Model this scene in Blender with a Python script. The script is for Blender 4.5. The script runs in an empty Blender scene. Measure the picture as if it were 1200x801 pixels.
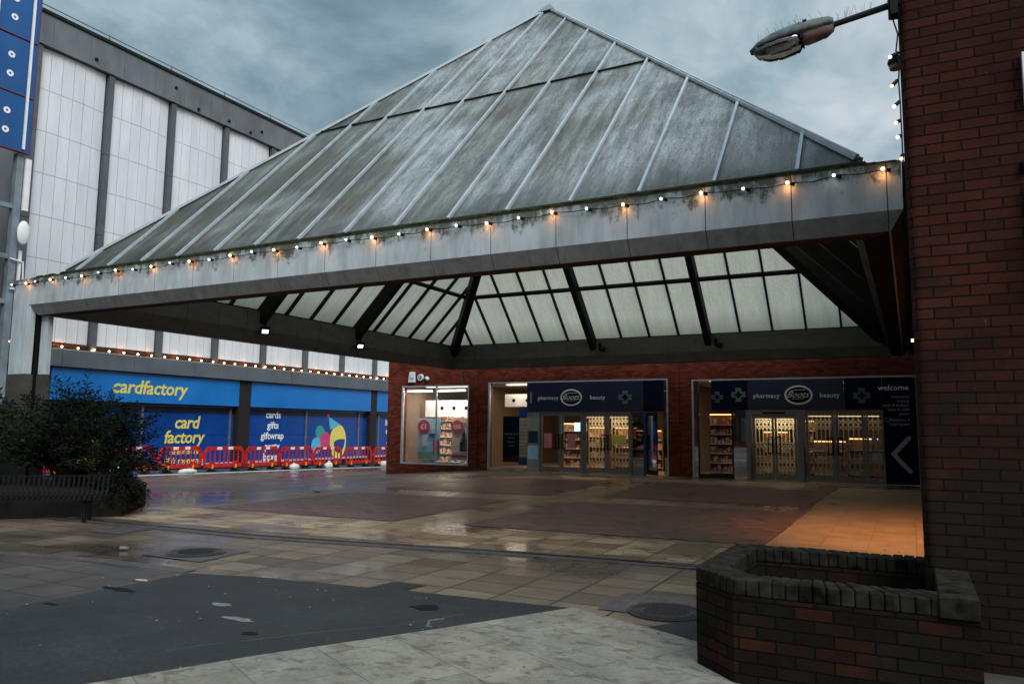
import bpy, bmesh, math, random
from mathutils import Vector, Matrix
R = math.radians
sc = bpy.context.scene
COL = sc.collection

# ------------------------------------------------------------ camera
HEAD, PITCH, ROLL, FPX = -0.47913, 0.11199, 0.00914, 896.3
def _ray(u, v):
    cr, sr = math.cos(ROLL), math.sin(ROLL)
    u, v = u*cr+v*sr, -u*sr+v*cr
    cp, sp = math.cos(PITCH), math.sin(PITCH)
    Y = cp+v*sp; Z = sp-v*cp; X = u
    c, s = math.cos(HEAD), math.sin(HEAD)
    return Vector((X*c+Y*s, -X*s+Y*c, Z))
fw = _ray(0, 0); rt = _ray(1, 0)-fw; up = -(_ray(0, 1)-fw)
cam = bpy.data.cameras.new('camera'); cam_o = bpy.data.objects.new('camera', cam); COL.objects.link(cam_o)
m = Matrix((( rt.x, up.x, -fw.x, 0), (rt.y, up.y, -fw.y, 0), (rt.z, up.z, -fw.z, 1.6), (0, 0, 0, 1)))
cam_o.matrix_world = m
cam.sensor_width = 36; cam.lens = 36*FPX/1200; cam.clip_start = .05; cam.clip_end = 1500
sc.camera = cam_o

# ------------------------------------------------------------ sky, sun, exposure
SUN_EL, SUN_AZ = 44, 128           # degrees; azimuth measured from +Y towards +X
w = bpy.data.worlds.new('World'); sc.world = w; w.use_nodes = True
nt = w.node_tree; nt.nodes.clear(); N = nt.nodes; L = nt.links
out = N.new('ShaderNodeOutputWorld')
sky = N.new('ShaderNodeTexSky'); sky.sky_type = 'NISHITA'; sky.sun_disc = False
sky.sun_elevation = R(SUN_EL); sky.sun_rotation = R(SUN_AZ); sky.air_density = 2; sky.dust_density = 3
bg1 = N.new('ShaderNodeBackground'); bg1.inputs[1].default_value = .05; L.new(sky.outputs[0], bg1.inputs[0])
tc = N.new('ShaderNodeTexCoord'); sep = N.new('ShaderNodeSeparateXYZ'); L.new(tc.outputs['Generated'], sep.inputs[0])
def M(op, a, b=None, c=None, clamp=False, tree=None):
    t = tree or nt
    n = t.nodes.new('ShaderNodeMath'); n.operation = op; n.use_clamp = clamp
    for i, v in enumerate((a, b, c)):
        if v is None: continue
        if isinstance(v, (int, float)): n.inputs[i].default_value = v
        else: t.links.new(v, n.inputs[i])
    return n.outputs[0]
zc = M('MAXIMUM', sep.outputs[2], .0)
den = M('ADD', zc, .42)
px = M('DIVIDE', sep.outputs[0], den); py = M('DIVIDE', sep.outputs[1], den)
cmb = N.new('ShaderNodeCombineXYZ'); L.new(px, cmb.inputs[0]); L.new(py, cmb.inputs[1])
def noise(t, vec, scale, detail=6, rough=.55, dist=0):
    n = t.nodes.new('ShaderNodeTexNoise'); n.inputs['Scale'].default_value = scale
    n.inputs['Detail'].default_value = detail; n.inputs['Roughness'].default_value = rough
    n.inputs['Distortion'].default_value = dist
    if vec is not None: t.links.new(vec, n.inputs['Vector'])
    return n.outputs['Fac']
def ramp(t, fac, stops):
    n = t.nodes.new('ShaderNodeValToRGB'); cr = n.color_ramp
    while len(cr.elements) < len(stops): cr.elements.new(.5)
    for e, (p, c) in zip(cr.elements, stops):
        e.position = p; e.color = (*c, 1) if len(c) == 3 else c
    t.links.new(fac, n.inputs[0]); return n.outputs[0]
n1 = noise(nt, cmb.outputs[0], 3.2, 9, .58, .35)
n2 = noise(nt, cmb.outputs[0], .9, 3, .5, .2)
# lighter towards the right of the view (azimuth of the view's right edge), darker cloud bank to the left
side = M('ADD', M('MULTIPLY', sep.outputs[0], .80), M('MULTIPLY', sep.outputs[1], -.12))   # -.8 .. +
hgt = M('MULTIPLY', sep.outputs[2], -.50)
mixf = M('ADD', M('ADD', M('ADD', M('MULTIPLY', n1, 1.7), M('MULTIPLY', n2, .40)), M('MULTIPLY', side, .52)), hgt)
ccol = ramp(nt, M('ADD', mixf, -.075), [(.16, (.050, .076, .096)), (.38, (.086, .130, .158)), (.58, (.148, .198, .226)), (.80, (.228, .262, .288)), (1, (.29, .305, .335))])
boost = N.new('ShaderNodeMapRange'); boost.inputs[1].default_value = .50; boost.inputs[2].default_value = .95
boost.inputs[3].default_value = 1.3; boost.inputs[4].default_value = 4.6
L.new(sep.outputs[2], boost.inputs[0])
bg2 = N.new('ShaderNodeBackground'); L.new(ccol, bg2.inputs[0]); L.new(boost.outputs[0], bg2.inputs[1])
mx = N.new('ShaderNodeMixShader'); mx.inputs[0].default_value = .93
L.new(bg1.outputs[0], mx.inputs[1]); L.new(bg2.outputs[0], mx.inputs[2]); L.new(mx.outputs[0], out.inputs[0])

sun = bpy.data.lights.new('sun', 'SUN'); sun.energy = 1.35; sun.angle = R(35); sun.color = (1, .995, .985)
sun_o = bpy.data.objects.new('sun', sun); COL.objects.link(sun_o)
sd = Vector((math.sin(R(SUN_AZ))*math.cos(R(SUN_EL)), math.cos(R(SUN_AZ))*math.cos(R(SUN_EL)), math.sin(R(SUN_EL))))
sun_o.rotation_euler = sd.to_track_quat('Z', 'Y').to_euler()
vs = sc.view_settings
vs.view_transform = 'Standard'; vs.look = 'None'; vs.exposure = .88; vs.gamma = 1; vs.use_curve_mapping = False
sc.cycles.max_bounces = 7; sc.cycles.transparent_max_bounces = 12; sc.cycles.caustics_reflective = False
sc.cycles.caustics_refractive = False; sc.cycles.sample_clamp_indirect = 4
try: sc.cycles.use_denoising = True
except Exception: pass

# ------------------------------------------------------------ materials
MATS = {}
def new_mat(name):
    m = bpy.data.materials.new(name); m.use_nodes = True; t = m.node_tree
    b = t.nodes['Principled BSDF']; MATS[name] = m
    return m, t, b
def vmap(t, kind='pos', scale=(1, 1, 1), rot=0, loc=(0, 0, 0)):
    if kind == 'pos':
        g = t.nodes.new('ShaderNodeNewGeometry'); o = g.outputs['Position']
    else:
        g = t.nodes.new('ShaderNodeTexCoord'); o = g.outputs['UV']
    mp = t.nodes.new('ShaderNodeMapping'); mp.inputs['Scale'].default_value = scale; mp.inputs['Rotation'].default_value = (0, 0, rot)
    mp.inputs['Location'].default_value = loc
    t.links.new(o, mp.inputs[0]); return mp.outputs[0]
def mixc(t, fac, a, b, mode='MIX'):
    n = t.nodes.new('ShaderNodeMix'); n.data_type = 'RGBA'; n.blend_type = mode
    for sock, v in ((n.inputs['Factor'], fac), (n.inputs[6], a), (n.inputs[7], b)):
        if isinstance(v, (int, float)): sock.default_value = v
        elif isinstance(v, tuple): sock.default_value = (*v, 1)
        else: t.links.new(v, sock)
    return n.outputs[2]
def bump(t, b, h, strength=.3, dist=.01):
    n = t.nodes.new('ShaderNodeBump'); n.inputs['Strength'].default_value = strength; n.inputs['Distance'].default_value = dist
    t.links.new(h, n.inputs['Height']); t.links.new(n.outputs[0], b.inputs['Normal'])
def mrange(t, v, a, b, c, d):
    n = t.nodes.new('ShaderNodeMapRange'); t.links.new(v, n.inputs[0])
    for i, x in enumerate((a, b, c, d)): n.inputs[i+1].default_value = x
    return n.outputs[0]
def plain(name, col, rough=.6, metal=0, var=.25, scale=3, bmp=.1, fine=40, stretch=(1, 1, 1)):
    m, t, b = new_mat(name)
    v = vmap(t, 'pos', stretch)
    n = noise(t, v, scale, 6, .6)
    dark = tuple(c*(1-var) for c in col); lite = tuple(min(1, c*(1+var)) for c in col)
    c = ramp(t, n, [(.3, dark), (.7, lite)])
    t.links.new(c, b.inputs['Base Color'])
    t.links.new(mrange(t, n, .3, .7, max(0, rough-.12), min(1, rough+.12)), b.inputs['Roughness'])
    b.inputs['Metallic'].default_value = metal
    b.inputs['Specular IOR Level'].default_value = .05 if (rough >= .7 or max(col) < .03) else .4
    if bmp: bump(t, b, noise(t, v, fine, 3, .6), bmp, .004)
    return m
def emit(name, col, s):
    m, t, b = new_mat(name)
    b.inputs['Base Color'].default_value = (*col, 1); b.inputs['Emission Color'].default_value = (*col, 1)
    b.inputs['Emission Strength'].default_value = s
    return m

def brick(name, c1, c2, mort, width=.225, row=.075, msize=.0055, moss=0, rough=.85, stain=.4, offset=.5, rot=0, low=0):
    m, t, b = new_mat(name)
    uv = vmap(t, 'uv', (1, 1, 1), rot)
    wob = t.nodes.new('ShaderNodeTexNoise'); wob.inputs['Scale'].default_value = 6; t.links.new(uv, wob.inputs['Vector'])
    va = t.nodes.new('ShaderNodeVectorMath'); va.operation = 'MULTIPLY_ADD'
    t.links.new(wob.outputs['Color'], va.inputs[0]); va.inputs[1].default_value = (.006, .006, 0); t.links.new(uv, va.inputs[2])
    bt = t.nodes.new('ShaderNodeTexBrick'); t.links.new(va.outputs[0], bt.inputs['Vector'])
    bt.inputs['Scale'].default_value = 1; bt.inputs['Brick Width'].default_value = width; bt.inputs['Row Height'].default_value = row
    bt.inputs['Mortar Size'].default_value = msize; bt.inputs['Mortar Smooth'].default_value = .25; bt.offset = offset
    bt.inputs['Color1'].default_value = (0, 0, 0, 1); bt.inputs['Color2'].default_value = (1, 1, 1, 1); bt.inputs['Mortar'].default_value = (.5, .5, .5, 1)
    bt.inputs['Bias'].default_value = 0
    rgb = t.nodes.new('ShaderNodeRGBToBW'); t.links.new(bt.outputs['Color'], rgb.inputs[0])
    mid = tuple((x+y)/2 for x, y in zip(c1, c2))
    bc = ramp(t, rgb.outputs[0], [(0, tuple(x*.85 for x in c1)), (.3, c1), (.6, mid), (1, c2)])
    pv = vmap(t, 'pos')
    n = noise(t, pv, 1.1, 7, .65); nf = noise(t, uv, 55, 4, .7)
    bc = mixc(t, stain, bc, ramp(t, n, [(.3, (.35, .33, .33)), (.65, (1.15, 1.1, 1.05))]), 'MULTIPLY')
    bc = mixc(t, .55, bc, ramp(t, nf, [(.3, (.55, .55, .55)), (.7, (1.25, 1.25, 1.25))]), 'MULTIPLY')
    if moss:
        mn = noise(t, pv, 2.3, 6, .7, .4)
        if low:
            gg = t.nodes.new('ShaderNodeNewGeometry'); sz = t.nodes.new('ShaderNodeSeparateXYZ'); t.links.new(gg.outputs['Position'], sz.inputs[0])
            mn = M('ADD', mn, mrange(t, sz.outputs[2], .4, 2.8, .27, -.18), tree=t)
        bc = mixc(t, mrange(t, mn, .40, .60, 0, moss), bc, (.0095, .0105, .0075))
        wn = noise(t, vmap(t, 'pos', (3, 3, 1)), 14, 3, .6)
        bc = mixc(t, mrange(t, wn, .74, .78, 0, .5), bc, (.20, .19, .18))
    col = mixc(t, bt.outputs['Fac'], bc, mort)
    t.links.new(col, b.inputs['Base Color']); b.inputs['Roughness'].default_value = rough; b.inputs['Specular IOR Level'].default_value = .06
    h = M('SUBTRACT', M('MULTIPLY', nf, .35, tree=t), bt.outputs['Fac'], tree=t)
    bump(t, b, h, 1.0, .012)
    return m

def paving(name, cols, width, row, mort=(.012, .010, .009), msize=.013, offset=0, rot=0, wet=.5, rough=.6, wscale=.35, stains=None, kind='pos', loc=(0, 0, 0), smear=.5, fine=24, wetcol=.56):
    """slab or paver surface; cols = ramp of per-unit colours; wet = how much lies under a film of water"""
    m, t, b = new_mat(name)
    v = vmap(t, kind, (1, 1, 1), rot, loc)
    bt = t.nodes.new('ShaderNodeTexBrick'); t.links.new(v, bt.inputs['Vector'])
    bt.inputs['Scale'].default_value = 1; bt.inputs['Brick Width'].default_value = width; bt.inputs['Row Height'].default_value = row
    bt.inputs['Mortar Size'].default_value = msize; bt.inputs['Mortar Smooth'].default_value = .2; bt.offset = offset
    bt.inputs['Color1'].default_value = (0, 0, 0, 1); bt.inputs['Color2'].default_value = (1, 1, 1, 1)
    rgb = t.nodes.new('ShaderNodeRGBToBW'); t.links.new(bt.outputs['Color'], rgb.inputs[0])
    c = ramp(t, rgb.outputs[0], [(i/(len(cols)-1), k) for i, k in enumerate(cols)])
    p = vmap(t, 'pos')
    big = noise(t, p, wscale, 5, .6, .3); med = noise(t, p, 2.2, 7, .68, .2); fin = noise(t, p, fine, 3, .7)
    c = mixc(t, smear, c, ramp(t, med, [(.32, (.55, .53, .52)), (.66, (1.25, 1.22, 1.18))]), 'MULTIPLY')
    c = mixc(t, .5, c, ramp(t, fin, [(.3, (.65, .65, .65)), (.7, (1.3, 1.3, 1.3))]), 'MULTIPLY')
    if stains:
        sn = noise(t, vmap(t, 'pos', (1, 1.6, 1)), stains[1], 8, .7, .6)
        c = mixc(t, mrange(t, sn, stains[2], stains[2]+.09, 0, stains[3]), c, stains[0])
    wetm = mrange(t, M('ADD', big, M('MULTIPLY', med, .35, tree=t), tree=t), .98-wet*.5, 1.14-wet*.5, 0, 1)
    c = mixc(t, wetm, c, mixc(t, 1.0, c, (wetcol, wetcol, wetcol), 'MULTIPLY'))
    c = mixc(t, bt.outputs['Fac'], c, mort)
    t.links.new(c, b.inputs['Base Color'])
    b.inputs['Coat Roughness'].default_value = .10; t.links.new(mrange(t, wetm, .1, 1, .0, .52), b.inputs['Coat Weight'])
    r = mrange(t, wetm, 0, 1, rough, .24)
    r = M('ADD', r, M('MULTIPLY', M('SUBTRACT', med, .5, tree=t), .25, tree=t), clamp=True, tree=t)
    t.links.new(r, b.inputs['Roughness'])
    h = M('SUBTRACT', M('ADD', M('MULTIPLY', fin, .25, tree=t), M('MULTIPLY', med, .5, tree=t), tree=t), bt.outputs['Fac'], tree=t)
    h = M('MULTIPLY', h, mrange(t, wetm, 0, 1, 1, .40), tree=t)
    bump(t, b, h, .45, .006)
    return m

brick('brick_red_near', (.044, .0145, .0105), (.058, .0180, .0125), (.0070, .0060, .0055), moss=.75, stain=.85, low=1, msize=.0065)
brick('brick_red_shop', (.135, .028, .017), (.215, .052, .030), (.05, .028, .020), stain=.45)
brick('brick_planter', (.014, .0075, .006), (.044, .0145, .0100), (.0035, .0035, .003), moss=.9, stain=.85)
brick('brick_plain_dark', (.07, .03, .022), (.12, .05, .035), (.05, .045, .04), stain=.6)
BUFF = [(.062, .043, .029), (.122, .090, .062), (.150, .113, .079), (.090, .063, .042)]
paving('slabs_buff', BUFF, .60, .45, wet=.70, rough=.55, wscale=.28, smear=.75)
paving('slabs_under', [(.185, .128, .078), (.29, .212, .14), (.23, .165, .105)], .60, .60, wet=.76, rough=.55, wscale=.3, loc=(.2, .1, 0), smear=.7)
paving('slabs_wet_band', [(.16, .085, .042), (.38, .29, .18), (.31, .225, .135), (.10, .048, .022), (.36, .27, .165)], .60, .45, wet=.66, rough=.5, wscale=.9, stains=((.085, .036, .014), 1.5, .52, .85), smear=.4)
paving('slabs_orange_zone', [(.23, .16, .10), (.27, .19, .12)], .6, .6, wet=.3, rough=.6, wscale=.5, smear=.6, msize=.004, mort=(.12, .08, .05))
paving('pavers_dark', [(.038, .020, .019), (.145, .064, .052), (.085, .045, .040), (.21, .090, .068)], .22, .11, wet=.48, rough=.5, offset=.5, wscale=.35, mort=(.015, .012, .012), msize=.007, fine=11)
paving('pavers_grey', [(.04, .036, .038), (.07, .06, .062), (.055, .048, .05)], .2, .1, wet=.4, rough=.55, offset=.5, rot=0, mort=(.015, .015, .015), msize=.004)
paving('slabs_concrete', [(.15, .138, .108), (.205, .19, .15), (.175, .168, .14)], .90, .60, rot=R(27), loc=(.35, .2, 0), wet=.42, rough=.62, stains=((.075, .055, .028), 5.5, .52, .8), smear=.7, wscale=.8, mort=(.06, .06, .058), msize=.004, wetcol=.75, offset=.5)
paving('slabs_left', [(.050, .026, .022), (.058, .050, .045), (.07, .055, .045), (.04, .036, .034)], .60, .45, wet=.65, rough=.5, wscale=.4, smear=.8)
m, t, b = new_mat('asphalt')
v = vmap(t); f1 = noise(t, v, 48, 5, .9); f2 = noise(t, v, 1.2, 6, .6, .3); f3 = noise(t, vmap(t, 'pos', (.6, 1.3, 1)), 5, 5, .7)
c = ramp(t, f2, [(.3, (.012, .0128, .014)), (.7, (.030, .031, .033))])
c = mixc(t, .6, c, ramp(t, f1, [(.40, (.25, .25, .25)), (.56, (1.2, 1.2, 1.2)), (.68, (3.2, 3.2, 3.2))]), 'MULTIPLY')
c = mixc(t, mrange(t, f3, .70, .74, 0, .7), c, (.008, .009, .010))
t.links.new(c, b.inputs['Base Color']); b.inputs['Specular IOR Level'].default_value = .22; t.links.new(mrange(t, f2, .3, .7, .42, .75), b.inputs['Roughness']); bump(t, b, f1, .7, .006)

plain('concrete_grey', (.30, .30, .29), .8, var=.3, scale=2, fine=60, bmp=.3)
plain('concrete_dark', (.06, .058, .052), .85, var=.35, scale=2, fine=60, bmp=.3)
plain('kerb_pale', (.40, .42, .43), .7, var=.25, scale=3, bmp=.2)
plain('road_wet', (.05, .05, .055), .3, var=.4, scale=.8, bmp=.3, fine=90)
plain('metal_dark', (.018, .020, .020), .55, var=.3, scale=4)
plain('metal_black', (.008, .009, .010), .6, var=.2)
plain('metal_beam_inner', (.105, .108, .102), .6, var=.3, scale=2, stretch=(1, 1, 3))
plain('metal_alu', (.34, .385, .41), .45, var=.18, scale=5, bmp=.05)
plain('metal_frame', (.17, .165, .165), .45, metal=.3, var=.15)
plain('metal_grey_blue', (.16, .20, .225), .5, var=.25, scale=3)
plain('band_grey', (.115, .130, .140), .6, var=.3, scale=1.2, stretch=(1, 1, .4))
plain('ledge_grey', (.085, .105, .115), .5, var=.2, scale=1)
plain('rubber_black', (.015, .015, .015), .8)
plain('plastic_red', (.50, .018, .016), .42, var=.2, scale=5)
plain('plastic_yellow', (.75, .42, .03), .5, var=.1)
plain('reflector_white', (.75, .76, .78), .35, var=.08)
plain('bag_white', (.62, .62, .60), .8, var=.2, scale=14, fine=20, bmp=.6)
plain('white_paint', (.70, .71, .71), .5, var=.08)
plain('shop_interior_wall', (.16, .125, .095), .8, var=.1)
plain('shop_floor', (.30, .26, .22), .4, var=.2)
plain('sign_navy', (.006, .014, .045), .4, var=.15)
plain('sign_navy_deep', (.004, .008, .022), .4, var=.15)
plain('sign_blue', (.006, .150, .46), .38, var=.12, scale=.7, stretch=(1, 1, 1))
plain('vinyl_blue', (.004, .050, .24), .30, var=.15, scale=.8)
plain('tower_blue', (.006, .075, .235), .35, var=.15, scale=1)
plain('trim_red', (.22, .02, .02), .5)
plain('granite_dark', (.028, .024, .024), .3, var=.5, scale=30)
plain('letter_yellow', (.72, .62, .12), .5, var=.05, bmp=0)
plain('letter_white', (.75, .76, .78), .5, var=.04, bmp=0)
plain('letter_grey', (.26, .29, .32), .5, var=.04, bmp=0)
plain('cross_dim', (.07, .09, .09), .5, var=.05, bmp=0)
plain('cross_green', (.10, .17, .15), .5, var=.05, bmp=0)
plain('timber_warm', (.30, .16, .07), .6, var=.3, scale=6)
plain('grille_cream', (.80, .70, .50), .5, var=.1)
plain('grille_grey', (.50, .43, .32), .5, var=.1)
plain('pink', (.55, .05, .16), .5); plain('teal', (.03, .28, .27), .5); plain('sky_blue', (.10, .42, .65), .5)
plain('poster_blue', (.36, .62, .80), .5, var=.2, scale=3); plain('poster_peach', (.80, .58, .46), .5, var=.15, scale=3)
plain('poster_red', (.50, .02, .04), .5, var=.1); plain('poster_green', (.18, .42, .34), .5); plain('poster_pink', (.62, .20, .24), .5)
plain('poster_cream', (.62, .58, .45), .5)
plain('bark', (.035, .028, .02), .9, scale=10, fine=30, bmp=.5)
plain('leaf_dark', (.0075, .012, .0075), .75, var=.45, scale=5, bmp=0)
plain('leaf_fern', (.011, .020, .007), .6, var=.45, scale=6, bmp=0)
plain('leaf_yellow', (.22, .19, .03), .6, var=.3, scale=9, bmp=0)
plain('moss', (.026, .030, .016), .95, var=.5, scale=12, fine=50, bmp=.8)
plain('soil', (.02, .016, .012), .95)
plain('iron', (.032, .032, .035), .4, metal=.4, var=.3, scale=9)
plain('debris', (.14, .14, .14), .8, var=.5, scale=20); plain('wood_pale', (.42, .32, .22), .7)
# lamp dome plastic, aged
plain('lamp_body', (.13, .155, .15), .7, var=.4, scale=12, fine=60, bmp=.4)
plain('lamp_bowl', (.17, .12, .10), .25, var=.4, scale=9)
emit('bulb_warm', (1, .58, .25), 8); emit('bulb_cool', (.9, .95, 1), 1.3); emit('bulb_dim', (.9, .93, 1), .8); emit('bulb_dim_warm', (1, .45, .25), 1.2); emit('flood_white', (.85, .92, 1), 1.6)
emit('added_glow_warm', (1, .55, .22), 1.3); emit('lamp_warm', (1, .55, .2), 5); emit('screen', (.55, .75, .8), .9); emit('tube_white', (.95, .85, .7), .7)
emit('added_light_strip', (1, .72, .4), .5)

# fascia concrete / GRP panels with streaks running down from the mossy top
m, t, b = new_mat('fascia')
v = vmap(t, 'pos', (1, 1, .16)); s1 = noise(t, v, 5, 7, .7, .2); s2 = noise(t, vmap(t, 'pos'), 9, 6, .7, .4); s3 = noise(t, vmap(t), .9, 4, .6)
g = t.nodes.new('ShaderNodeNewGeometry'); sp = t.nodes.new('ShaderNodeSeparateXYZ'); t.links.new(g.outputs['Position'], sp.inputs[0])
topm = mrange(t, sp.outputs[2], 4.15, 4.58, -.16, .17)
c = ramp(t, s3, [(.3, (.36, .41, .43)), (.7, (.50, .555, .575))])
c = mixc(t, .6, c, ramp(t, s1, [(.34, (.50, .51, .49)), (.58, (1.05, 1.05, 1.05))]), 'MULTIPLY')
mk = mrange(t, M('ADD', M('ADD', M('MULTIPLY', s1, .75, tree=t), M('MULTIPLY', s2, .55, tree=t), tree=t), topm, tree=t), .655, .78, 0, .92)
c = mixc(t, mk, c, (.050, .055, .028))
t.links.new(c, b.inputs['Base Color']); b.inputs['Roughness'].default_value = .6; bump(t, b, s2, .2, .01)
# the darker chamfer below
m, t, b = new_mat('fascia_chamfer')
s1 = noise(t, vmap(t, 'pos', (1, 1, .2)), 7, 6, .7)
c = ramp(t, s1, [(.3, (.17, .17, .165)), (.7, (.33, .335, .33))])
t.links.new(c, b.inputs['Base Color']); b.inputs['Roughness'].default_value = .6
plain('soffit_rust', (.085, .045, .038), .8, var=.3, scale=4)
# translucent dirty roof glazing; uv = metres along eaves, metres up slope
def glazing(name, base, dirt, green):
    m, t, b = new_mat(name)
    uvs = vmap(t, 'uv', (2.6, .33, 1), R(0)); uvf = vmap(t, 'uv'); p = vmap(t)
    st = noise(t, uvs, 1.3, 8, .68, .3); fi = noise(t, uvf, 26, 4, .75); bg = noise(t, p, .32, 4, .6, .4); sp2 = noise(t, vmap(t, 'uv', (14, 4, 1)), 3, 5, .7)
    su = t.nodes.new('ShaderNodeSeparateXYZ'); tcn = t.nodes.new('ShaderNodeTexCoord'); t.links.new(tcn.outputs['UV'], su.inputs[0])
    c = mixc(t, mrange(t, M('ADD', M('MULTIPLY', st, .7, tree=t), M('MULTIPLY', noise(t, vmap(t, 'pos', (1, 1, 1)), 1.1, 7, .7, .5), .5, tree=t), tree=t), .50, .70, 0, 1), base, dirt)
    sx = t.nodes.new('ShaderNodeSeparateXYZ'); t.links.new(p, sx.inputs[0])
    bg = M('ADD', bg, mrange(t, sx.outputs[0], -15, -3, .13, -.12), tree=t)
    c = mixc(t, mrange(t, M('ADD', bg, M('MULTIPLY', st, .4, tree=t), tree=t), .62, .86, 0, .85), c, green)
    oi = t.nodes.new('ShaderNodeObjectInfo')
    c = mixc(t, .75, c, ramp(t, oi.outputs['Random'], [(0, (.68, .68, .62)), (.5, (1, 1, 1)), (1, (1.12, 1.14, 1.16))]), 'MULTIPLY')
    gr = noise(t, vmap(t, 'uv', (2.4, .34, 1)), 8, 8, .88)
    c = mixc(t, .95, c, ramp(t, gr, [(.38, (.14, .15, .14)), (.46, (.85, .85, .85)), (.62, (1.2, 1.2, 1.2))]), 'MULTIPLY')
    c = mixc(t, .8, c, ramp(t, fi, [(.32, (.42, .42, .42)), (.50, (1, 1, 1)), (.72, (1.4, 1.4, 1.4))]), 'MULTIPLY')
    c = mixc(t, .5, c, ramp(t, sp2, [(.3, (.6, .6, .6)), (.7, (1.3, 1.3, 1.3))]), 'MULTIPLY')
    eave = mrange(t, su.outputs[1], 0, .9, .9, 0)
    ev = M('MULTIPLY', eave, mrange(t, M('ADD', sp2, M('MULTIPLY', fi, .3, tree=t), tree=t), .42, .8, .25, 1), tree=t)
    c = mixc(t, ev, c, (.040, .045, .030))
    t.links.new(c, b.inputs['Base Color']); b.inputs['Roughness'].default_value = .42
    bump(t, b, fi, .5, .01)
    tr = t.nodes.new('ShaderNodeBsdfTranslucent')
    ct = mixc(t, 1.0, (1.0, .925, .76), ramp(t, fi, [(.3, (.72, .72, .72)), (.6, (1, 1, 1))]), 'MULTIPLY')
    ct = mixc(t, mrange(t, st, .35, .65, 0, .5), ct, (.66, .60, .44))
    ct = mixc(t, .6, ct, ramp(t, sp2, [(.35, (.62, .62, .58)), (.6, (1, 1, 1))]), 'MULTIPLY')
    ct = mixc(t, M('MULTIPLY', ev, .9, tree=t), ct, (.10, .13, .07))
    t.links.new(ct, tr.inputs[0])
    ms = t.nodes.new('ShaderNodeMixShader'); ms.inputs[0].default_value = .55
    t.links.new(b.outputs[0], ms.inputs[1]); t.links.new(tr.outputs[0], ms.inputs[2])
    t.links.new(ms.outputs[0], t.nodes['Material Output'].inputs[0])
glazing('roof_glazing', (.66, .74, .77), (.23, .265, .275), (.115, .118, .085))
# window glass
def glass(name, tint=(.93, .94, .94), refl=0.0):
    m, t, b = new_mat(name)
    tr = t.nodes.new('ShaderNodeBsdfTransparent'); tr.inputs[0].default_value = (*tint, 1)
    gl = t.nodes.new('ShaderNodeBsdfGlossy'); gl.inputs['Roughness'].default_value = .03
    fr = t.nodes.new('ShaderNodeFresnel'); fr.inputs[0].default_value = 1.3
    f = M('ADD', fr.outputs[0], refl, clamp=True, tree=t)
    ms = t.nodes.new('ShaderNodeMixShader'); t.links.new(f, ms.inputs[0])
    t.links.new(tr.outputs[0], ms.inputs[1]); t.links.new(gl.outputs[0], ms.inputs[2])
    t.links.new(ms.outputs[0], t.nodes['Material Output'].inputs[0])
glass('glass'); glass('glass_mirror', (.5, .52, .54), .45)
# goods on shelves: random colour per cell
m, t, b = new_mat('goods')
vo = t.nodes.new('ShaderNodeTexVoronoi'); vo.inputs['Scale'].default_value = 7; t.links.new(vmap(t), vo.inputs['Vector'])
c = ramp(t, M('FRACT', M('MULTIPLY', vo.outputs['Color'], 3.7, tree=t), tree=t), [(0, (.5, .42, .3)), (.25, (.45, .08, .06)), (.45, (.75, .6, .4)), (.6, (.08, .12, .2)), (.8, (.6, .35, .12)), (1, (.7, .66, .6))])
t.links.new(c, b.inputs['Base Color'])
# white cladding with faint ribs
m, t, b = new_mat('cladding')
s1 = noise(t, vmap(t, 'pos', (1, 1, .15)), 2.5, 6, .65); rb = t.nodes.new('ShaderNodeTexWave'); rb.bands_direction = 'Y'; rb.inputs['Scale'].default_value = 12
t.links.new(vmap(t), rb.inputs['Vector'])
c = ramp(t, s1, [(.3, (.56, .585, .60)), (.7, (.68, .705, .72))])
c = mixc(t, .35, c, ramp(t, noise(t, vmap(t, 'pos', (1, 1, .35)), .8, 5, .6), [(.35, (.82, .84, .86)), (.6, (1.04, 1.04, 1.04))]), 'MULTIPLY')
t.links.new(c, b.inputs['Base Color']); b.inputs['Roughness'].default_value = .55; bump(t, b, rb.outputs['Fac'], .25, .01)

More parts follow.
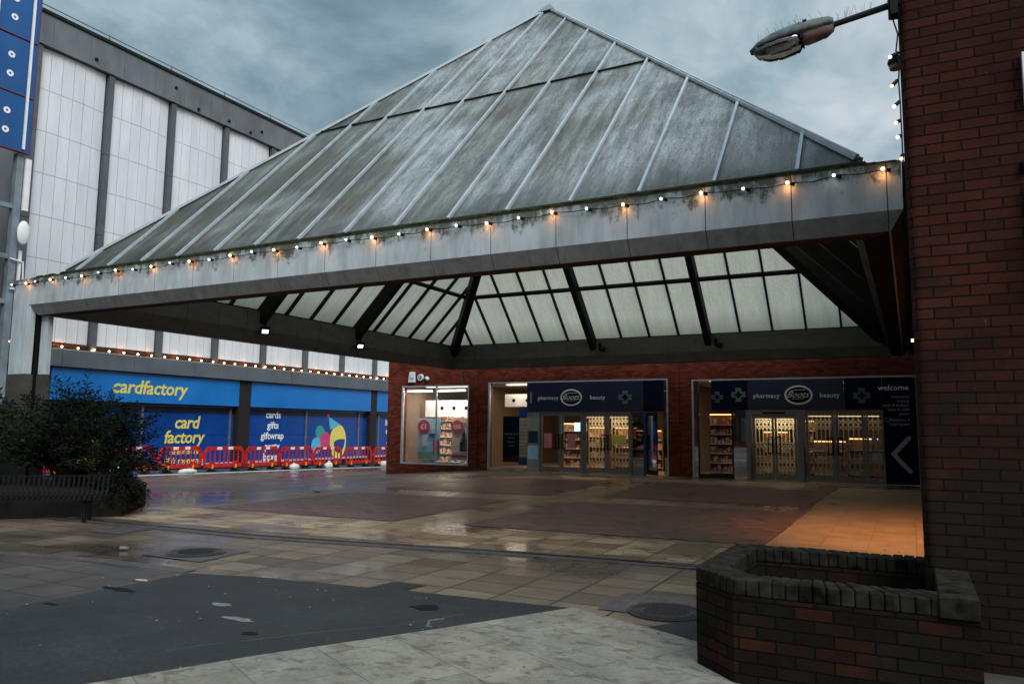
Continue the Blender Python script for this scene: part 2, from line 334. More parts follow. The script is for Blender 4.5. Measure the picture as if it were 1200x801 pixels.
# ------------------------------------------------------------ mesh helpers
class MB:
    def __init__(s): s.v = []; s.f = []; s.uv = {}; s.mi = {}
    def face(s, pts, uv=None, mi=0):
        i = len(s.v); s.v += [Vector(p) for p in pts]; s.f.append(tuple(range(i, i+len(pts))))
        if uv: s.uv[len(s.f)-1] = uv
        if mi: s.mi[len(s.f)-1] = mi
    def hexa(s, p, mi=0):
        i = len(s.v); s.v += [Vector(q) for q in p]
        for f in ((0, 3, 2, 1), (4, 5, 6, 7), (0, 1, 5, 4), (1, 2, 6, 5), (2, 3, 7, 6), (3, 0, 4, 7)):
            s.f.append(tuple(i+k for k in f))
            if mi: s.mi[len(s.f)-1] = mi
    def box(s, x0, x1, y0, y1, z0, z1, mi=0):
        s.hexa([(x0, y0, z0), (x1, y0, z0), (x1, y1, z0), (x0, y1, z0), (x0, y0, z1), (x1, y0, z1), (x1, y1, z1), (x0, y1, z1)], mi); return s
    def bar(s, p, q, w, h, upv=(0, 0, 1), off=0, mi=0):
        p, q = Vector(p), Vector(q); d = (q-p).normalized(); u = Vector(upv)
        r = d.cross(u).normalized(); u = r.cross(d).normalized()
        a = []
        for c in (p, q):
            for i, j in ((-1, -1), (1, -1), (1, 1), (-1, 1)): a.append(c+r*(i*w/2)+u*(j*h/2+off))
        s.hexa(a, mi); return s
    def tube(s, p, q, r0, r1=None, n=8, cap=True):
        r1 = r0 if r1 is None else r1
        p, q = Vector(p), Vector(q); d = (q-p).normalized(); u = Vector((0, 0, 1)) if abs(d.z) < .9 else Vector((1, 0, 0))
        a = d.cross(u).normalized(); b2 = d.cross(a)
        i = len(s.v)
        for c, r in ((p, r0), (q, r1)):
            for k in range(n):
                th = 2*math.pi*k/n; s.v.append(c+a*(math.cos(th)*r)+b2*(math.sin(th)*r))
        for k in range(n):
            k2 = (k+1) % n; s.f.append((i+k, i+k2, i+n+k2, i+n+k))
        if cap: s.f.append(tuple(i+k for k in range(n))[::-1]); s.f.append(tuple(i+n+k for k in range(n)))
        return s
    def path(s, pts, r, n=6):
        for a, b2 in zip(pts, pts[1:]): s.tube(a, b2, r, None, n)
        return s
    def ball(s, c, r, n=8, sx=1, sy=1, sz=1):
        c = Vector(c); i0 = len(s.v); m_ = n//2
        for a in range(m_+1):
            ph = math.pi*a/m_
            for k in range(n):
                th = 2*math.pi*k/n
                s.v.append(c+Vector((math.sin(ph)*math.cos(th)*r*sx, math.sin(ph)*math.sin(th)*r*sy, math.cos(ph)*r*sz)))
        for a in range(m_):
            for k in range(n):
                k2 = (k+1) % n; s.f.append((i0+a*n+k, i0+(a+1)*n+k, i0+(a+1)*n+k2, i0+a*n+k2))
        return s
    def prism(s, poly, z0, z1, mi=0):
        n = len(poly); i = len(s.v)
        s.v += [Vector((x, y, z0)) for x, y in poly]+[Vector((x, y, z1)) for x, y in poly]
        s.f.append(tuple(range(i, i+n))[::-1]); s.f.append(tuple(range(i+n, i+2*n)))
        for k in range(n): s.f.append((i+k, i+(k+1) % n, i+n+(k+1) % n, i+n+k))
        return s
    def prism3(s, pts, d):
        """closed prism from a planar outline pts pushed along vector d"""
        n = len(pts); i = len(s.v); d = Vector(d)
        s.v += [Vector(p) for p in pts]+[Vector(p)+d for p in pts]
        s.f.append(tuple(range(i, i+n))[::-1]); s.f.append(tuple(range(i+n, i+2*n)))
        for k in range(n): s.f.append((i+k, i+(k+1) % n, i+n+(k+1) % n, i+n+k))
        return s
    def build(s, name, mat, parent=None, origin=None, bevel=0, smooth=False):
        o0 = Vector(origin) if origin is not None else (Vector(parent['_o']) if parent and '_o' in parent else Vector((0, 0, 0)))
        me = bpy.data.meshes.new(name); me.from_pydata([v-o0 for v in s.v], [], s.f)
        mats = mat if isinstance(mat, (list, tuple)) else [mat]
        for k in mats: me.materials.append(MATS[k])
        uvl = me.uv_layers.new(name='UVMap')
        for fi, p in enumerate(me.polygons):
            if fi in s.mi: p.material_index = s.mi[fi]
            n = p.normal
            for j, li in enumerate(p.loop_indices):
                if fi in s.uv: uvl.data[li].uv = s.uv[fi][j]; continue
                q = s.v[s.f[fi][j]]
                if abs(n.z) > .8: u = (q.x, q.y)
                elif abs(n.x) > abs(n.y)*1.15: u = (q.y, q.z)
                elif abs(n.y) > abs(n.x)*1.15: u = (q.x, q.z)
                else: u = ((q.x-q.y*(1 if n.x*n.y > 0 else -1))*.7071, q.z)
                uvl.data[li].uv = u
        bm = bmesh.new(); bm.from_mesh(me); bmesh.ops.recalc_face_normals(bm, faces=bm.faces); bm.to_mesh(me); bm.free()
        if smooth:
            for p in me.polygons: p.use_smooth = True
        o = bpy.data.objects.new(name, me); COL.objects.link(o); o['_o'] = tuple(o0)
        if parent: o.parent = parent
        else: o.location = o0
        if bevel:
            bv = o.modifiers.new('bevel', 'BEVEL'); bv.width = bevel; bv.segments = 2; bv.limit_method = 'ANGLE'
        return o
def thing(name, label, cat, loc=(0, 0, 0), group=None):
    o = bpy.data.objects.new(name, None); COL.objects.link(o); o.location = loc; o.empty_display_size = .2
    o['_o'] = tuple(loc); o['label'] = label; o['category'] = cat
    if group: o['group'] = group
    return o
def tag(o, label, cat, group=None):
    o['label'] = label; o['category'] = cat
    if group: o['group'] = group
    return o
def struct(o): o['kind'] = 'structure'; return o
def dup(o, loc, rot=None, label=None, parent=None):
    c = o.copy(); COL.objects.link(c)
    if parent is None:
        c.location = loc
        if rot is not None: c.rotation_euler = rot
        if label: c['label'] = label
    else: c.parent = parent
    for ch in list(o.children): dup(ch, None, None, None, c)
    return c
def lettering(body, size, mat, parent, place, shear=0, bold=0, ext=.004, align='CENTER', name='lettering', space=1, yscale=1):
    cu = bpy.data.curves.new('txt', 'FONT'); cu.body = body; cu.size = size; cu.shear = shear; cu.offset = bold; cu.extrude = ext
    cu.align_x = align; cu.space_character = space; cu.resolution_u = 2
    ob = bpy.data.objects.new('txt', cu); COL.objects.link(ob)
    dg = bpy.context.evaluated_depsgraph_get(); me = bpy.data.meshes.new_from_object(ob.evaluated_get(dg))
    bpy.data.objects.remove(ob); bpy.data.curves.remove(cu)
    o0 = Vector(parent['_o'])
    for v in me.vertices:
        v.co.y *= yscale
        v.co = Vector(place(v.co))-o0
    me.materials.clear(); me.materials.append(MATS[mat]); me.name = name
    o = bpy.data.objects.new(name, me); COL.objects.link(o); o.parent = parent; o['_o'] = tuple(o0)
    return o
def on_front(x, y, z): return lambda c: (x+c.x, y-c.z, z+c.y)       # sign facing -Y
def on_side(x, y, z): return lambda c: (x+c.z, y+c.x, z+c.y)        # sign facing +X
def light(name, kind, loc, energy, col=(1, 1, 1), size=.05, rot=None, parent=None, spot=None, sy=None):
    l = bpy.data.lights.new(name, kind); l.energy = energy; l.color = col
    if kind == 'AREA':
        l.size = size
        if sy: l.shape = 'RECTANGLE'; l.size_y = sy
    else: l.shadow_soft_size = size
    if spot: l.spot_size = spot; l.spot_blend = .6
    o = bpy.data.objects.new(name, l); COL.objects.link(o); o.location = loc
    if rot: o.rotation_euler = rot
    if parent: o.parent = parent; o.location = Vector(loc)-Vector(parent['_o'])
    return o
rnd = random.Random(7)
def gz(x, y):
    k = min(1, max(0, (-14.3-x)/5.1)); return -.018*max(0, min(y, 45)-7.5)*k

# ------------------------------------------------------------ ground
g = MB()
xs = [-300, -60, -40, -30, -27, -25, -22, -19.4, -18.1, -16.8, -15.5, -14.3, -8, 0, 10, 60, 300]
ys = [-300, -60, -10, 0, 7.5, 10, 13, 16, 19, 22, 26, 30, 35, 40, 45, 60, 300]
for i in range(len(xs)-1):
    for j in range(len(ys)-1):
        q = [(xs[i], ys[j]), (xs[i+1], ys[j]), (xs[i+1], ys[j+1]), (xs[i], ys[j+1])]
        g.face([(x, y, gz(x, y)) for x, y in q])
struct(g.build('ground', 'slabs_buff'))
def rough_edge(poly, seed, amp=.018, step=.16, skip=()):
    rr_ = random.Random(seed); o = []
    for i, (a, b2) in enumerate(zip(poly, poly[1:]+poly[:1])):
        L_ = math.hypot(b2[0]-a[0], b2[1]-a[1]); n = max(1, int(L_/step))
        if i in skip: n = 1
        for k in range(n):
            f = k/n; j = 0 if k == 0 else rr_.gauss(0, amp); nx, ny = -(b2[1]-a[1])/L_, (b2[0]-a[0])/L_
            o.append((a[0]+(b2[0]-a[0])*f+nx*j, a[1]+(b2[1]-a[1])*f+ny*j))
    return o
def sheet(name, poly, z, mat, kind='structure'):
    from mathutils.geometry import tessellate_polygon
    s = MB(); P3 = [Vector((x, y, z)) for x, y in poly]
    for tri in tessellate_polygon([P3]): s.face([P3[i] for i in tri])
    o = s.build(name, mat); o['kind'] = kind; return o
# under the canopy: buff surround, then panels of dark pavers
sheet('paved_forecourt', [(-14.2, 8.55), (-4.6, 9.0), (-2.3, 9.2), (.3, 9.3), (.3, 26.1), (-14.2, 26.1)], .004, 'slabs_under')
sheet('wet_slab_band', [(-14.1, 8.62), (-4.6, 9.07), (-1.9, 9.27), (-1.9, 11.0), (-14.1, 10.45)], .008, 'slabs_wet_band')
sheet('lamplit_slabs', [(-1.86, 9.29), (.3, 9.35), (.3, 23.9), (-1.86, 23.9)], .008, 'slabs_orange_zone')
for poly in ([(-12.2, 10.75), (-7.9, 10.85), (-7.95, 15.35), (-12.2, 15.2)], [(-12.25, 16.45), (-7.75, 16.9), (-8.1, 22.4), (-12.3, 21.9)],
             [(-6.65, 11.05), (-1.9, 11.3), (-1.9, 16.35), (-6.6, 15.75)], [(-6.6, 17.15), (-1.95, 17.5), (-1.95, 23.6), (-6.9, 22.7)]):
    sheet('brick_paving_panel', poly, .012, 'pavers_dark')
# drain channels
dc = MB()
dl = [(-14.2, 8.2), (-12.2, 8.3), (-8.48, 8.36), (-7.06, 8.55), (-4.59, 8.93), (-2.3, 9.17), (.04, 9.3)]
for a, b2 in zip(dl, dl[1:]):
    for o0, o1, z, mi in ((-.17, -.02, .014, 0), (-.02, .10, .004, 1), (.10, .16, .016, 0)):
        dc.hexa([(a[0], a[1]+o0, -.02), (b2[0], b2[1]+o0, -.02), (b2[0], b2[1]+o1, -.02), (a[0], a[1]+o1, -.02), (a[0], a[1]+o0, z), (b2[0], b2[1]+o0, z), (b2[0], b2[1]+o1, z), (a[0], a[1]+o1, z)], mi)
struct(dc.build('drain_channel', ['pavers_grey', 'iron']))
dc = MB()
dl = [(-30, 5.2), (-14, 5.4), (-10.1, 5.72), (-8.5, 6.0), (-7.1, 6.03)]
for a, b2 in zip(dl, dl[1:]):
    dc.hexa([(a[0], a[1]-.1, -.02), (b2[0], b2[1]-.1, -.02), (b2[0], b2[1]+.1, -.02), (a[0], a[1]+.1, -.02), (a[0], a[1]-.1, .009), (b2[0], b2[1]-.1, .009), (b2[0], b2[1]+.1, .009), (a[0], a[1]+.1, .009)])
struct(dc.build('drain_channel', 'pavers_grey'))
sheet('left_paving', [(-30, -8), (-7.0, -8), (-7.02, 5.93), (-8.5, 5.9), (-10.1, 5.62), (-14, 5.3), (-30, 5.1)], .004, 'slabs_left')
sheet('asphalt_patch', rough_edge([(-7.05, -6), (-7.02, 5.95), (-6.25, 6.18), (-4.88, 6.33), (-4.84, 6.68), (-4.44, 6.71), (-4.49, 6.40), (-3.33, 6.47), (-2.76, 6.53), (-3.3, 5.3), (-4.0, 4.0), (-4.4, 3.0), (-8.8, -6)], 3, .006, .10), .008, 'asphalt')
sheet('concrete_slabs', [(-2.76, 6.53), (-1.97, 6.2), (-1.3, 5.88), (3, 4.1), (3, -6), (-9.2, -6), (-6.8, -1.5), (-4.57, 3.19), (-4.13, 4.09), (-3.4, 5.34)], .012, 'slabs_concrete')
sheet('asphalt_patch', [(-1.97, 6.22), (-1.72, 6.62), (-1.2, 7.0), (-1.2, 5.86)], .008, 'asphalt')
sheet('brick_paving_panel', [(-2.55, 6.61), (-2.56, 7.40), (-1.2, 7.6), (-1.2, 6.9), (-1.74, 6.62)], .008, 'pavers_grey')
sheet('brick_paving_panel', [(-8.52, 6.5), (-8.62, 7.3), (-7.58, 7.38), (-7.48, 6.5)], .008, 'pavers_grey')
sheet('brick_paving_panel', [(-11.1, 7.5), (-11.15, 8.15), (-10.42, 8.15), (-10.33, 7.5)], .008, 'pavers_grey')
sheet('dark_ground_sheet', [(.30, 5.0), (4, 3.9), (4, 6.16), (.30, 6.16)], .018, 'concrete_dark')  # dark sheet laid to darken the ground at the wall foot
# kerb strip and road in front of the card shop
def strip(name, x0, x1, dz, mat):
    s = MB(); yy = [-20, 0, 7.5, 10, 13, 16, 19, 22, 26, 30, 35, 40, 45, 60]
    for a, b2 in zip(yy, yy[1:]): s.face([(x0, a, gz(x0, a)+dz), (x1, a, gz(x1, a)+dz), (x1, b2, gz(x1, b2)+dz), (x0, b2, gz(x0, b2)+dz)])
    return struct(s.build(name, mat))
strip('kerb_strip', -24.6, -24.0, .006, 'kerb_pale'); strip('service_road', -27.3, -24.6, .006, 'road_wet')

# manhole covers
def manhole(x, y, r, label):
    t_ = thing('manhole_cover', label, 'manhole cover', (x, y, 0), 'round iron manhole covers')
    s = MB(); s.prism([(x+r*math.cos(a*math.pi/16), y+r*math.sin(a*math.pi/16)) for a in range(32)], -.01, .016); s.build('frame_plate', 'iron', t_)
    s = MB()
    for k in range(3):
        rr = r*(.92-.1*k)
        for a in range(32):
            a0, a1 = a*math.pi/16, (a+1)*math.pi/16
            s.hexa([(x+q*math.cos(c), y+q*math.sin(c), z) for z in (.0165, .021) for q, c in ((rr, a0), (rr, a1), (rr-.018, a1), (rr-.018, a0))])
    for i in range(-8, 9):
        for j in range(-8, 9):
            cx, cy = x+i*r*.075, y+j*r*.075
            if math.hypot(cx-x, cy-y) < r*.6: s.box(cx-r*.025, cx+r*.025, cy-r*.012, cy+r*.012, .0165, .021) if (i+j) % 2 else s.box(cx-r*.012, cx+r*.012, cy-r*.025, cy+r*.025, .0165, .021)
    s.build('raised_tread', 'iron', t_)
manhole(-1.98, 6.80, .34, 'large round iron manhole cover beside the brick planter')
manhole(-8.05, 6.93, .36, 'round iron manhole cover set in dark pavers left of the asphalt patch')

# ------------------------------------------------------------ right brick building
FY = 6.15; CX = .045
rb_ = thing('brick_building', 'tall dark red brick building with rounded corner at right edge of the square', 'building', (CX, FY, 0))
s = MB(); rr = .07; prof = [(CX+.27, 30.0), (CX, FY+rr)]
for a in range(1, 6): th = math.pi*a/12; prof.append((CX+rr-rr*math.cos(th), FY+rr-rr*math.sin(th)))
prof += [(CX+rr, FY), (12, FY)]
ul = 0; H = 9.0
for a, b2 in zip(prof, prof[1:]):
    d = math.hypot(b2[0]-a[0], b2[1]-a[1])
    s.face([(a[0], a[1], -.1), (b2[0], b2[1], -.1), (b2[0], b2[1], H), (a[0], a[1], H)], [(ul, -.1), (ul+d, -.1), (ul+d, H), (ul, H)]); ul += d
s.face([(12, FY, -.1), (12, 30, -.1), (12, 30, H), (12, FY, H)]); s.face([(12, 30, -.1), (CX+.27, 30, -.1), (CX+.27, 30, H), (12, 30, H)])
s.face([(x, y, H) for x, y in prof+[(12, 30)]])
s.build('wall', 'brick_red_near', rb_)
s = MB(); s.box(.795, 1.6, FY-.06, FY+.02, 3.86, 4.22); s.build('notice_frame', 'white_paint', rb_)
s = MB(); s.box(.785, 1.6, FY-.06, FY+.02, 2.55, 3.30); s.build('window_frame', 'white_paint', rb_)
s = MB(); s.ball((.79, FY-.03, 3.42), .05, 10, .8, .8, .7); s.box(.76, .80, FY-.03, FY+.01, 3.38, 3.46); s.build('bracket_knob', 'metal_black', rb_)

# brick planter
pl = thing('brick_planter', 'low weathered brick planter with brick-on-edge coping and empty bed, beside the brick building', 'planter', (-1.36, 5.42, 0))
outer = [(-1.34, 6.72), (-1.37, 5.44), (-1.06, 5.14), (.30, 5.12)]
inner = [(-1.15, 6.52), (-1.16, 5.54), (-.98, 5.35), (.10, 5.33)]
HB = .55; HT = .66
s = MB(); ul = 0
def quadwall(a, b2, z0, z1, ul):
    d = math.hypot(b2[0]-a[0], b2[1]-a[1])
    s.face([(a[0], a[1], z0), (b2[0], b2[1], z0), (b2[0], b2[1], z1), (a[0], a[1], z1)], [(ul, z0), (ul+d, z0), (ul+d, z1), (ul, z1)]); return ul+d
sh = lambda p, q, k: (p[0]+(q[0]-p[0])*k, p[1]+(q[1]-p[1])*k)
out_ = [(.062, 6.74)]+outer+[(.30, 6.14)]
o2 = out_
for a, b2 in zip(o2, o2[1:]): ul = quadwall(a, b2, -.03, HB, ul)
in_ = [(.062, 6.54)]+inner+[(.10, 6.14)]
for a, b2 in zip(in_, in_[1:]): ul = quadwall(a, b2, .2, HB, ul)
for i in range(len(out_)-1): s.face([(*out_[i], HB), (*out_[i+1], HB), (*in_[i+1], HB), (*in_[i], HB)])
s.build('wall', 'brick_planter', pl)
s = MB(); s.face([(x, y, .30) for x, y in in_]); s.build('soil_bed', 'soil', pl)
# coping: bricks on edge
def coping(segs):
    s = MB()
    for (a, b2, c, d) in segs:      # outer a->b2, inner c->d
        Ls = math.hypot(b2[0]-a[0], b2[1]-a[1]); n = max(1, round(Ls/.078)); gap = .006/Ls
        for k in range(n):
            t0, t1 = k/n+gap/2, (k+1)/n-gap/2; j = rnd.uniform(-.004, .004); e = rnd.uniform(-.004, .004)
            pts = [sh(a, b2, t0), sh(a, b2, t1), sh(c, d, t1), sh(c, d, t0)]
            cx = sum(p[0] for p in pts)/4; cy = sum(p[1] for p in pts)/4
            pts = [(cx+(p[0]-cx)*(1.02+e), cy+(p[1]-cy)*(1.02+e)) for p in pts]
            s.hexa([(*p, HB+.002) for p in pts]+[(*p, HT+j) for p in pts])
    return s
cp = coping([(out_[i], out_[i+1], in_[i], in_[i+1]) for i in range(len(out_)-2)])
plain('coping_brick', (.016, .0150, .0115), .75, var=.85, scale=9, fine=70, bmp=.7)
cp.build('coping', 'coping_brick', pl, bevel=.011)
s = MB()
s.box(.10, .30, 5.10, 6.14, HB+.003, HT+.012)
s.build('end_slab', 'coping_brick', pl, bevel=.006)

# ------------------------------------------------------------ pyramid canopy
cn = thing('glazed_canopy', 'huge square canopy with a dirty glazed pyramid roof over the shopping square', 'canopy', (-15.93, 9.18, 0))
X0, X1, Y0, Y1 = -15.93, .03, 9.18, 25.34
corners = [(X0, Y0), (X1, Y0), (X1, Y1), (X0, Y1)]
def sidept(k, s_, ins):
    a = Vector((*corners[k], 0)); b2 = Vector((*corners[(k+1) % 4], 0)); e = (b2-a); Ln = e.length; e.normalize()
    nrm = Vector((-e.y, e.x, 0)); s_ = min(max(s_, ins), Ln-ins); p = a+e*s_+nrm*ins; return p.x, p.y
def sweep(k, s0, s1, sec, s=None, closed=True, mis=None):
    s = s or MB(); n = len(sec); i = len(s.v)
    for sv in (s0, s1):
        for ins, z in sec: x, y = sidept(k, sv, ins); s.v.append(Vector((x, y, z)))
    for j in range(n if closed else n-1):
        s.f.append((i+j, i+(j+1) % n, i+n+(j+1) % n, i+n+j))
        if mis and mis[j]: s.mi[len(s.f)-1] = mis[j]
    if closed:
        for c_ in (tuple(i+j for j in range(n))[::-1], tuple(i+n+j for j in range(n))):
            s.f.append(c_)
            if mis: s.mi[len(s.f)-1] = 1
    return s
ZT, ZF, ZC = 4.571, 4.016, 3.813
core = [(.035, ZT-.01), (.035, ZF+.01), (.155, ZC+.02), (.155, ZC-.003), (.41, ZC-.003), (.56, 4.12), (.56, 4.61), (.38, 4.64), (.30, ZT-.01)]
for k in range(4):
    if k == 1: core_ = core
    else: core_ = core[:6]+[(.56, 4.66), (.375, 4.695), (.30, ZT-.01)]
    sweep(k, 0, 99, core_, mis=[0, 0, 0, 1 if k == 0 else 0, 0, 0, 0, 0, 0]).build('ring_beam', ['metal_black' if k == 1 else 'metal_beam_inner', 'soffit_rust'], cn)  # right side coloured black to keep it dark under the orange bounce light
psec = [(0, ZT), (0, ZF), (.13, ZC), (.155, ZC+.01), (.03, ZF+.01), (.03, ZT)]
for k in range(4):
    Ln = 15.96 if k % 2 == 0 else 16.16
    cuts = [0]+[.81+i for i in range(0, 16) if .81+i < Ln-.05]+[Ln]
    for a, b2 in zip(cuts, cuts[1:]):
        sweep(k, a+(.0055 if a else 0), b2-(.0055 if b2 < Ln else 0), psec, mis=[0, 1, 0, 0, 0, 0]).build('fascia_panel', ['fascia', 'fascia_chamfer'], cn)
# inner face boarding: thin panels with seams on the inside of the beam
for k in range(4):
    s = MB(); Ln = 15.96 if k % 2 == 0 else 16.16
    n = 16
    for i in range(n):
        a, b2 = .6+i*(Ln-1.2)/n, .6+(i+1)*(Ln-1.2)/n-.012
        sweep(k, a, b2, [(.562, 4.13), (.562, 4.60), (.575, 4.60), (.575, 4.13)], s)
        sweep(k, a, b2, [(.416, ZC+.012), (.563, 4.118), (.572, 4.108), (.425, ZC+.002)], s)
    s.build('beam_lining', 'metal_black' if k == 1 else 'metal_beam_inner', cn)  # right lining black too, its shade put into the colour
# moss line and coping along the top edge
for k in (0, 3):
    s = MB(); Ln = 15.96; x = .02
    while x < Ln-.1:
        wd = rnd.uniform(.03, .22); hh = rnd.uniform(.004, .035)*(1 if rnd.random() < .7 else .3)
        sweep(k, x, min(x+wd, Ln), [(-.008, ZT-.012), (-.004, ZT+hh), (.10, ZT+hh*.8), (.10, ZT-.01)], s); x += wd*rnd.uniform(.8, 1.1)
    o = s.build('moss_growth', 'moss', cn)
# column at the front left corner
s = MB(); s.box(-16.47, -15.94, 9.18, 9.34, 2.60, ZT-.004); s.box(-15.937, -15.88, 9.182, 9.31, 2.60, ZF-.02); s.box(-15.85, -15.62, 9.42, 9.53, 2.60, 3.86); s.build('column', 'fascia', cn, bevel=.006)
s = MB(); s.box(-16.48, -15.87, 9.17, 9.34, -.05, 2.595); s.box(-15.86, -15.61, 9.41, 9.54, -.05, 2.595); s.build('column_base', 'concrete_dark', cn)
s = MB(); s.box(-16.0, -15.865, 9.345, 9.55, 0, 3.95); s.build('downpipe', 'metal_black', cn)
s = MB(); s.box(.034, .32, 9.20, 25.3, 3.86, 4.55); s.build('wall_abutment', 'metal_black', cn)
# glazing
GX0, GX1, GY0, GY1, ZG = -15.568, -.343, 9.556, 24.97, 4.703
AP = Vector(((GX0+GX1)/2, (GY0+GY1)/2, 12.51))
gc = [Vector((GX0, GY0, ZG)), Vector((GX1, GY0, ZG)), Vector((GX1, GY1, ZG)), Vector((GX0, GY1, ZG))]
ribs = {0: [-15.01+.9945*i-GX0 for i in range(15)], 1: [.45+i for i in range(15)],
        2: [GX1-(-14.66+.9945*i) for i in range(14)], 3: [GY1-(24.0-i) for i in range(15)]}
mains = {0: (5.87, 9.85), 1: (5.9, 9.9), 2: (GX1+5.71, GX1+9.69), 3: (GY1-19.0, GY1-15.0)}
for k in range(4):
    A, B = gc[k], gc[(k+1) % 4]; e = (B-A); Ln = e.length; e.normalize(); mid = (A+B)/2
    up_ = AP-mid; Hs = up_.length; up_ = up_.normalized(); nrm = e.cross(up_).normalized()
    if nrm.z < 0: nrm = -nrm
    hh = lambda s_: Hs*min(s_, Ln-s_)/(Ln/2)
    P = lambda s_, t_, o=0: A+e*s_+up_*t_+nrm*o
    tp = (8.40-ZG)/(AP.z-ZG)*Hs; ti = (6.29-ZG)/(AP.z-ZG)*Hs
    rs = sorted(r for r in ribs[k] if .05 < r < Ln-.05); cuts = [0]+rs+[Ln]
    for a, b2 in zip(cuts, cuts[1:]):
        pts = [(a, 0), (b2, 0), (b2, hh(b2))]
        if a < Ln/2 < b2: pts.append((Ln/2, Hs))
        pts.append((a, hh(a)))
        pts = [p for i, p in enumerate(pts) if i == 0 or (abs(p[0]-pts[i-1][0])+abs(p[1]-pts[i-1][1]) > 1e-4)]
        if abs(pts[-1][0]-pts[0][0])+abs(pts[-1][1]-pts[0][1]) < 1e-4: pts.pop()
        s = MB(); o1 = rnd.uniform(0, 30)
        s.face([P(x, y) for x, y in pts], [(x+o1, y) for x, y in pts]); s.build('glazing_panel', 'roof_glazing', cn)
    for r in rs:
        s = MB(); s.bar(P(r, .0, .03), P(r, hh(r), .03), .042, .05, nrm); g_ = s.build('glazing_bar', 'metal_alu', cn)
        s = MB(); s.bar(P(r, .02, -.055), P(r, hh(r), -.055), .055, .10, nrm); s.build('inner_bar', 'metal_dark', g_)
    for r in mains[k]:
        s = MB(); s.bar(P(r, -.12, -.27), P(r, hh(r)-.1, -.27), .20, .34, nrm); s.build('main_rafter', 'metal_dark', cn)
    def w_at(t_): return t_/Hs*Ln/2
    s = MB(); s.bar(P(w_at(tp), tp, .03), P(Ln-w_at(tp), tp, .03), .035, .035, nrm)
    for _ in range(14):
        q = rnd.uniform(w_at(tp), Ln-w_at(tp)-.2); s.bar(P(q, tp+.02, .04), P(q+rnd.uniform(.05, .25), tp+.02, .04), .035, .02, nrm)
    s.build('glazing_flashing', 'metal_dark', cn)
    s = MB(); s.bar(P(w_at(ti), ti, -.10), P(Ln-w_at(ti), ti, -.10), .10, .12, nrm); s.build('purlin', 'metal_dark', cn)
    s = MB(); s.bar(P(.02, .01, .01), P(Ln-.02, .01, .01), .05, .03, nrm); s.build('eaves_flashing', 'moss', cn)
    hipv = (AP-A); hn = (nrm+Vector((0, 0, .6))).normalized()
for k in range(4):
    d = (AP-gc[k]).normalized(); out2 = Vector((gc[k].x-AP.x, gc[k].y-AP.y, 0)).normalized(); hn = (Vector((0, 0, 1))*1.0+out2*.6).normalized()
    s = MB(); s.bar(gc[k]+d*.12+Vector((0, 0, .02)), AP+Vector((0, 0, .04)), .13, .04, hn); s.bar(gc[k]+d*.14+Vector((0, 0, .05)), AP+Vector((0, 0, .07)), .05, .04, hn); h_ = s.build('hip_capping', 'metal_alu', cn)
    s = MB(); s.bar(gc[k]+d*(.05 if k < 2 else -.25)-hn*.36, AP-hn*.38, .26 if k != 2 else .40, .36 if k != 2 else .6, hn); s.build('hip_rafter', 'metal_dark', cn)
s = MB(); q = AP+Vector((0, 0, .09)); n = 4
base_ = [q+Vector((dx, dy, -.22)) for dx, dy in ((-.24, -.24), (.24, -.24), (.24, .24), (-.24, .24))]; top_ = [q+Vector((dx, dy, .03)) for dx, dy in ((-.06, -.06), (.06, -.06), (.06, .06), (-.06, .06))]
s.hexa(base_+top_); s.build('apex_cap', 'metal_grey_blue', cn)

# floodlights hung on the ring beam
def flood(x, y, z, tx, ty, label):
    t_ = thing('floodlight', label, 'floodlight', (x, y, z), 'small white floodlights under the canopy')
    d = Vector((tx, ty, 0)); r_ = Vector((-ty, tx, 0))
    s = MB(); s.bar((x, y, z+.30), (x, y, z-.02), .04, .04, (0, 1, 0)); s.bar((x-tx*.2, y-ty*.2, z+.28), (x+tx*.1, y+ty*.1, z+.28), .12, .05); s.build('bracket', 'metal_black', t_)
    c = Vector((x, y, z-.10))
    f = (d*.75+Vector((0, 0, -.65))).normalized()
    s = MB(); s.bar(c-f*.05, c+f*.03, .26, .20, (0, 0, 1)); s.build('housing', 'metal_black', t_)
    s = MB(); s.bar(c+f*.032, c+f*.040, .16, .11, (0, 0, 1)); s.build('lit_face', 'flood_white', t_)
    light('flood_lamp', 'SPOT', c+f*.10, 6, (.9, .95, 1), .08, f.to_track_quat('-Z', 'Y').to_euler(), t_, R(120))
flood(-15.2, 14.95, 4.22, .8, -.6, 'lit floodlight on left beam of the canopy, nearer the front column')
flood(-15.2, 18.95, 4.22, .8, -.6, 'lit floodlight on left beam of the canopy, farther from the front column')
def emit_fit(x, label):
    t_ = thing('unlit_fitting', label, 'light fitting', (x, 24.72, 4.3), 'unlit fittings on the back canopy beam')
    s = MB(); s.box(x-.03, x+.03, 24.62, 24.76, 4.30, 4.52); s.build('bracket', 'metal_black', t_)
    s = MB(); s.tube((x+.02, 24.60, 4.33), (x+.20, 24.56, 4.28), .07, .09, 10); s.build('lamp_head', 'metal_dark', t_)
emit_fit(-9.4, 'dark unlit fitting on back canopy beam left of centre'); emit_fit(-5.45, 'dark unlit fitting on back canopy beam right of centre')

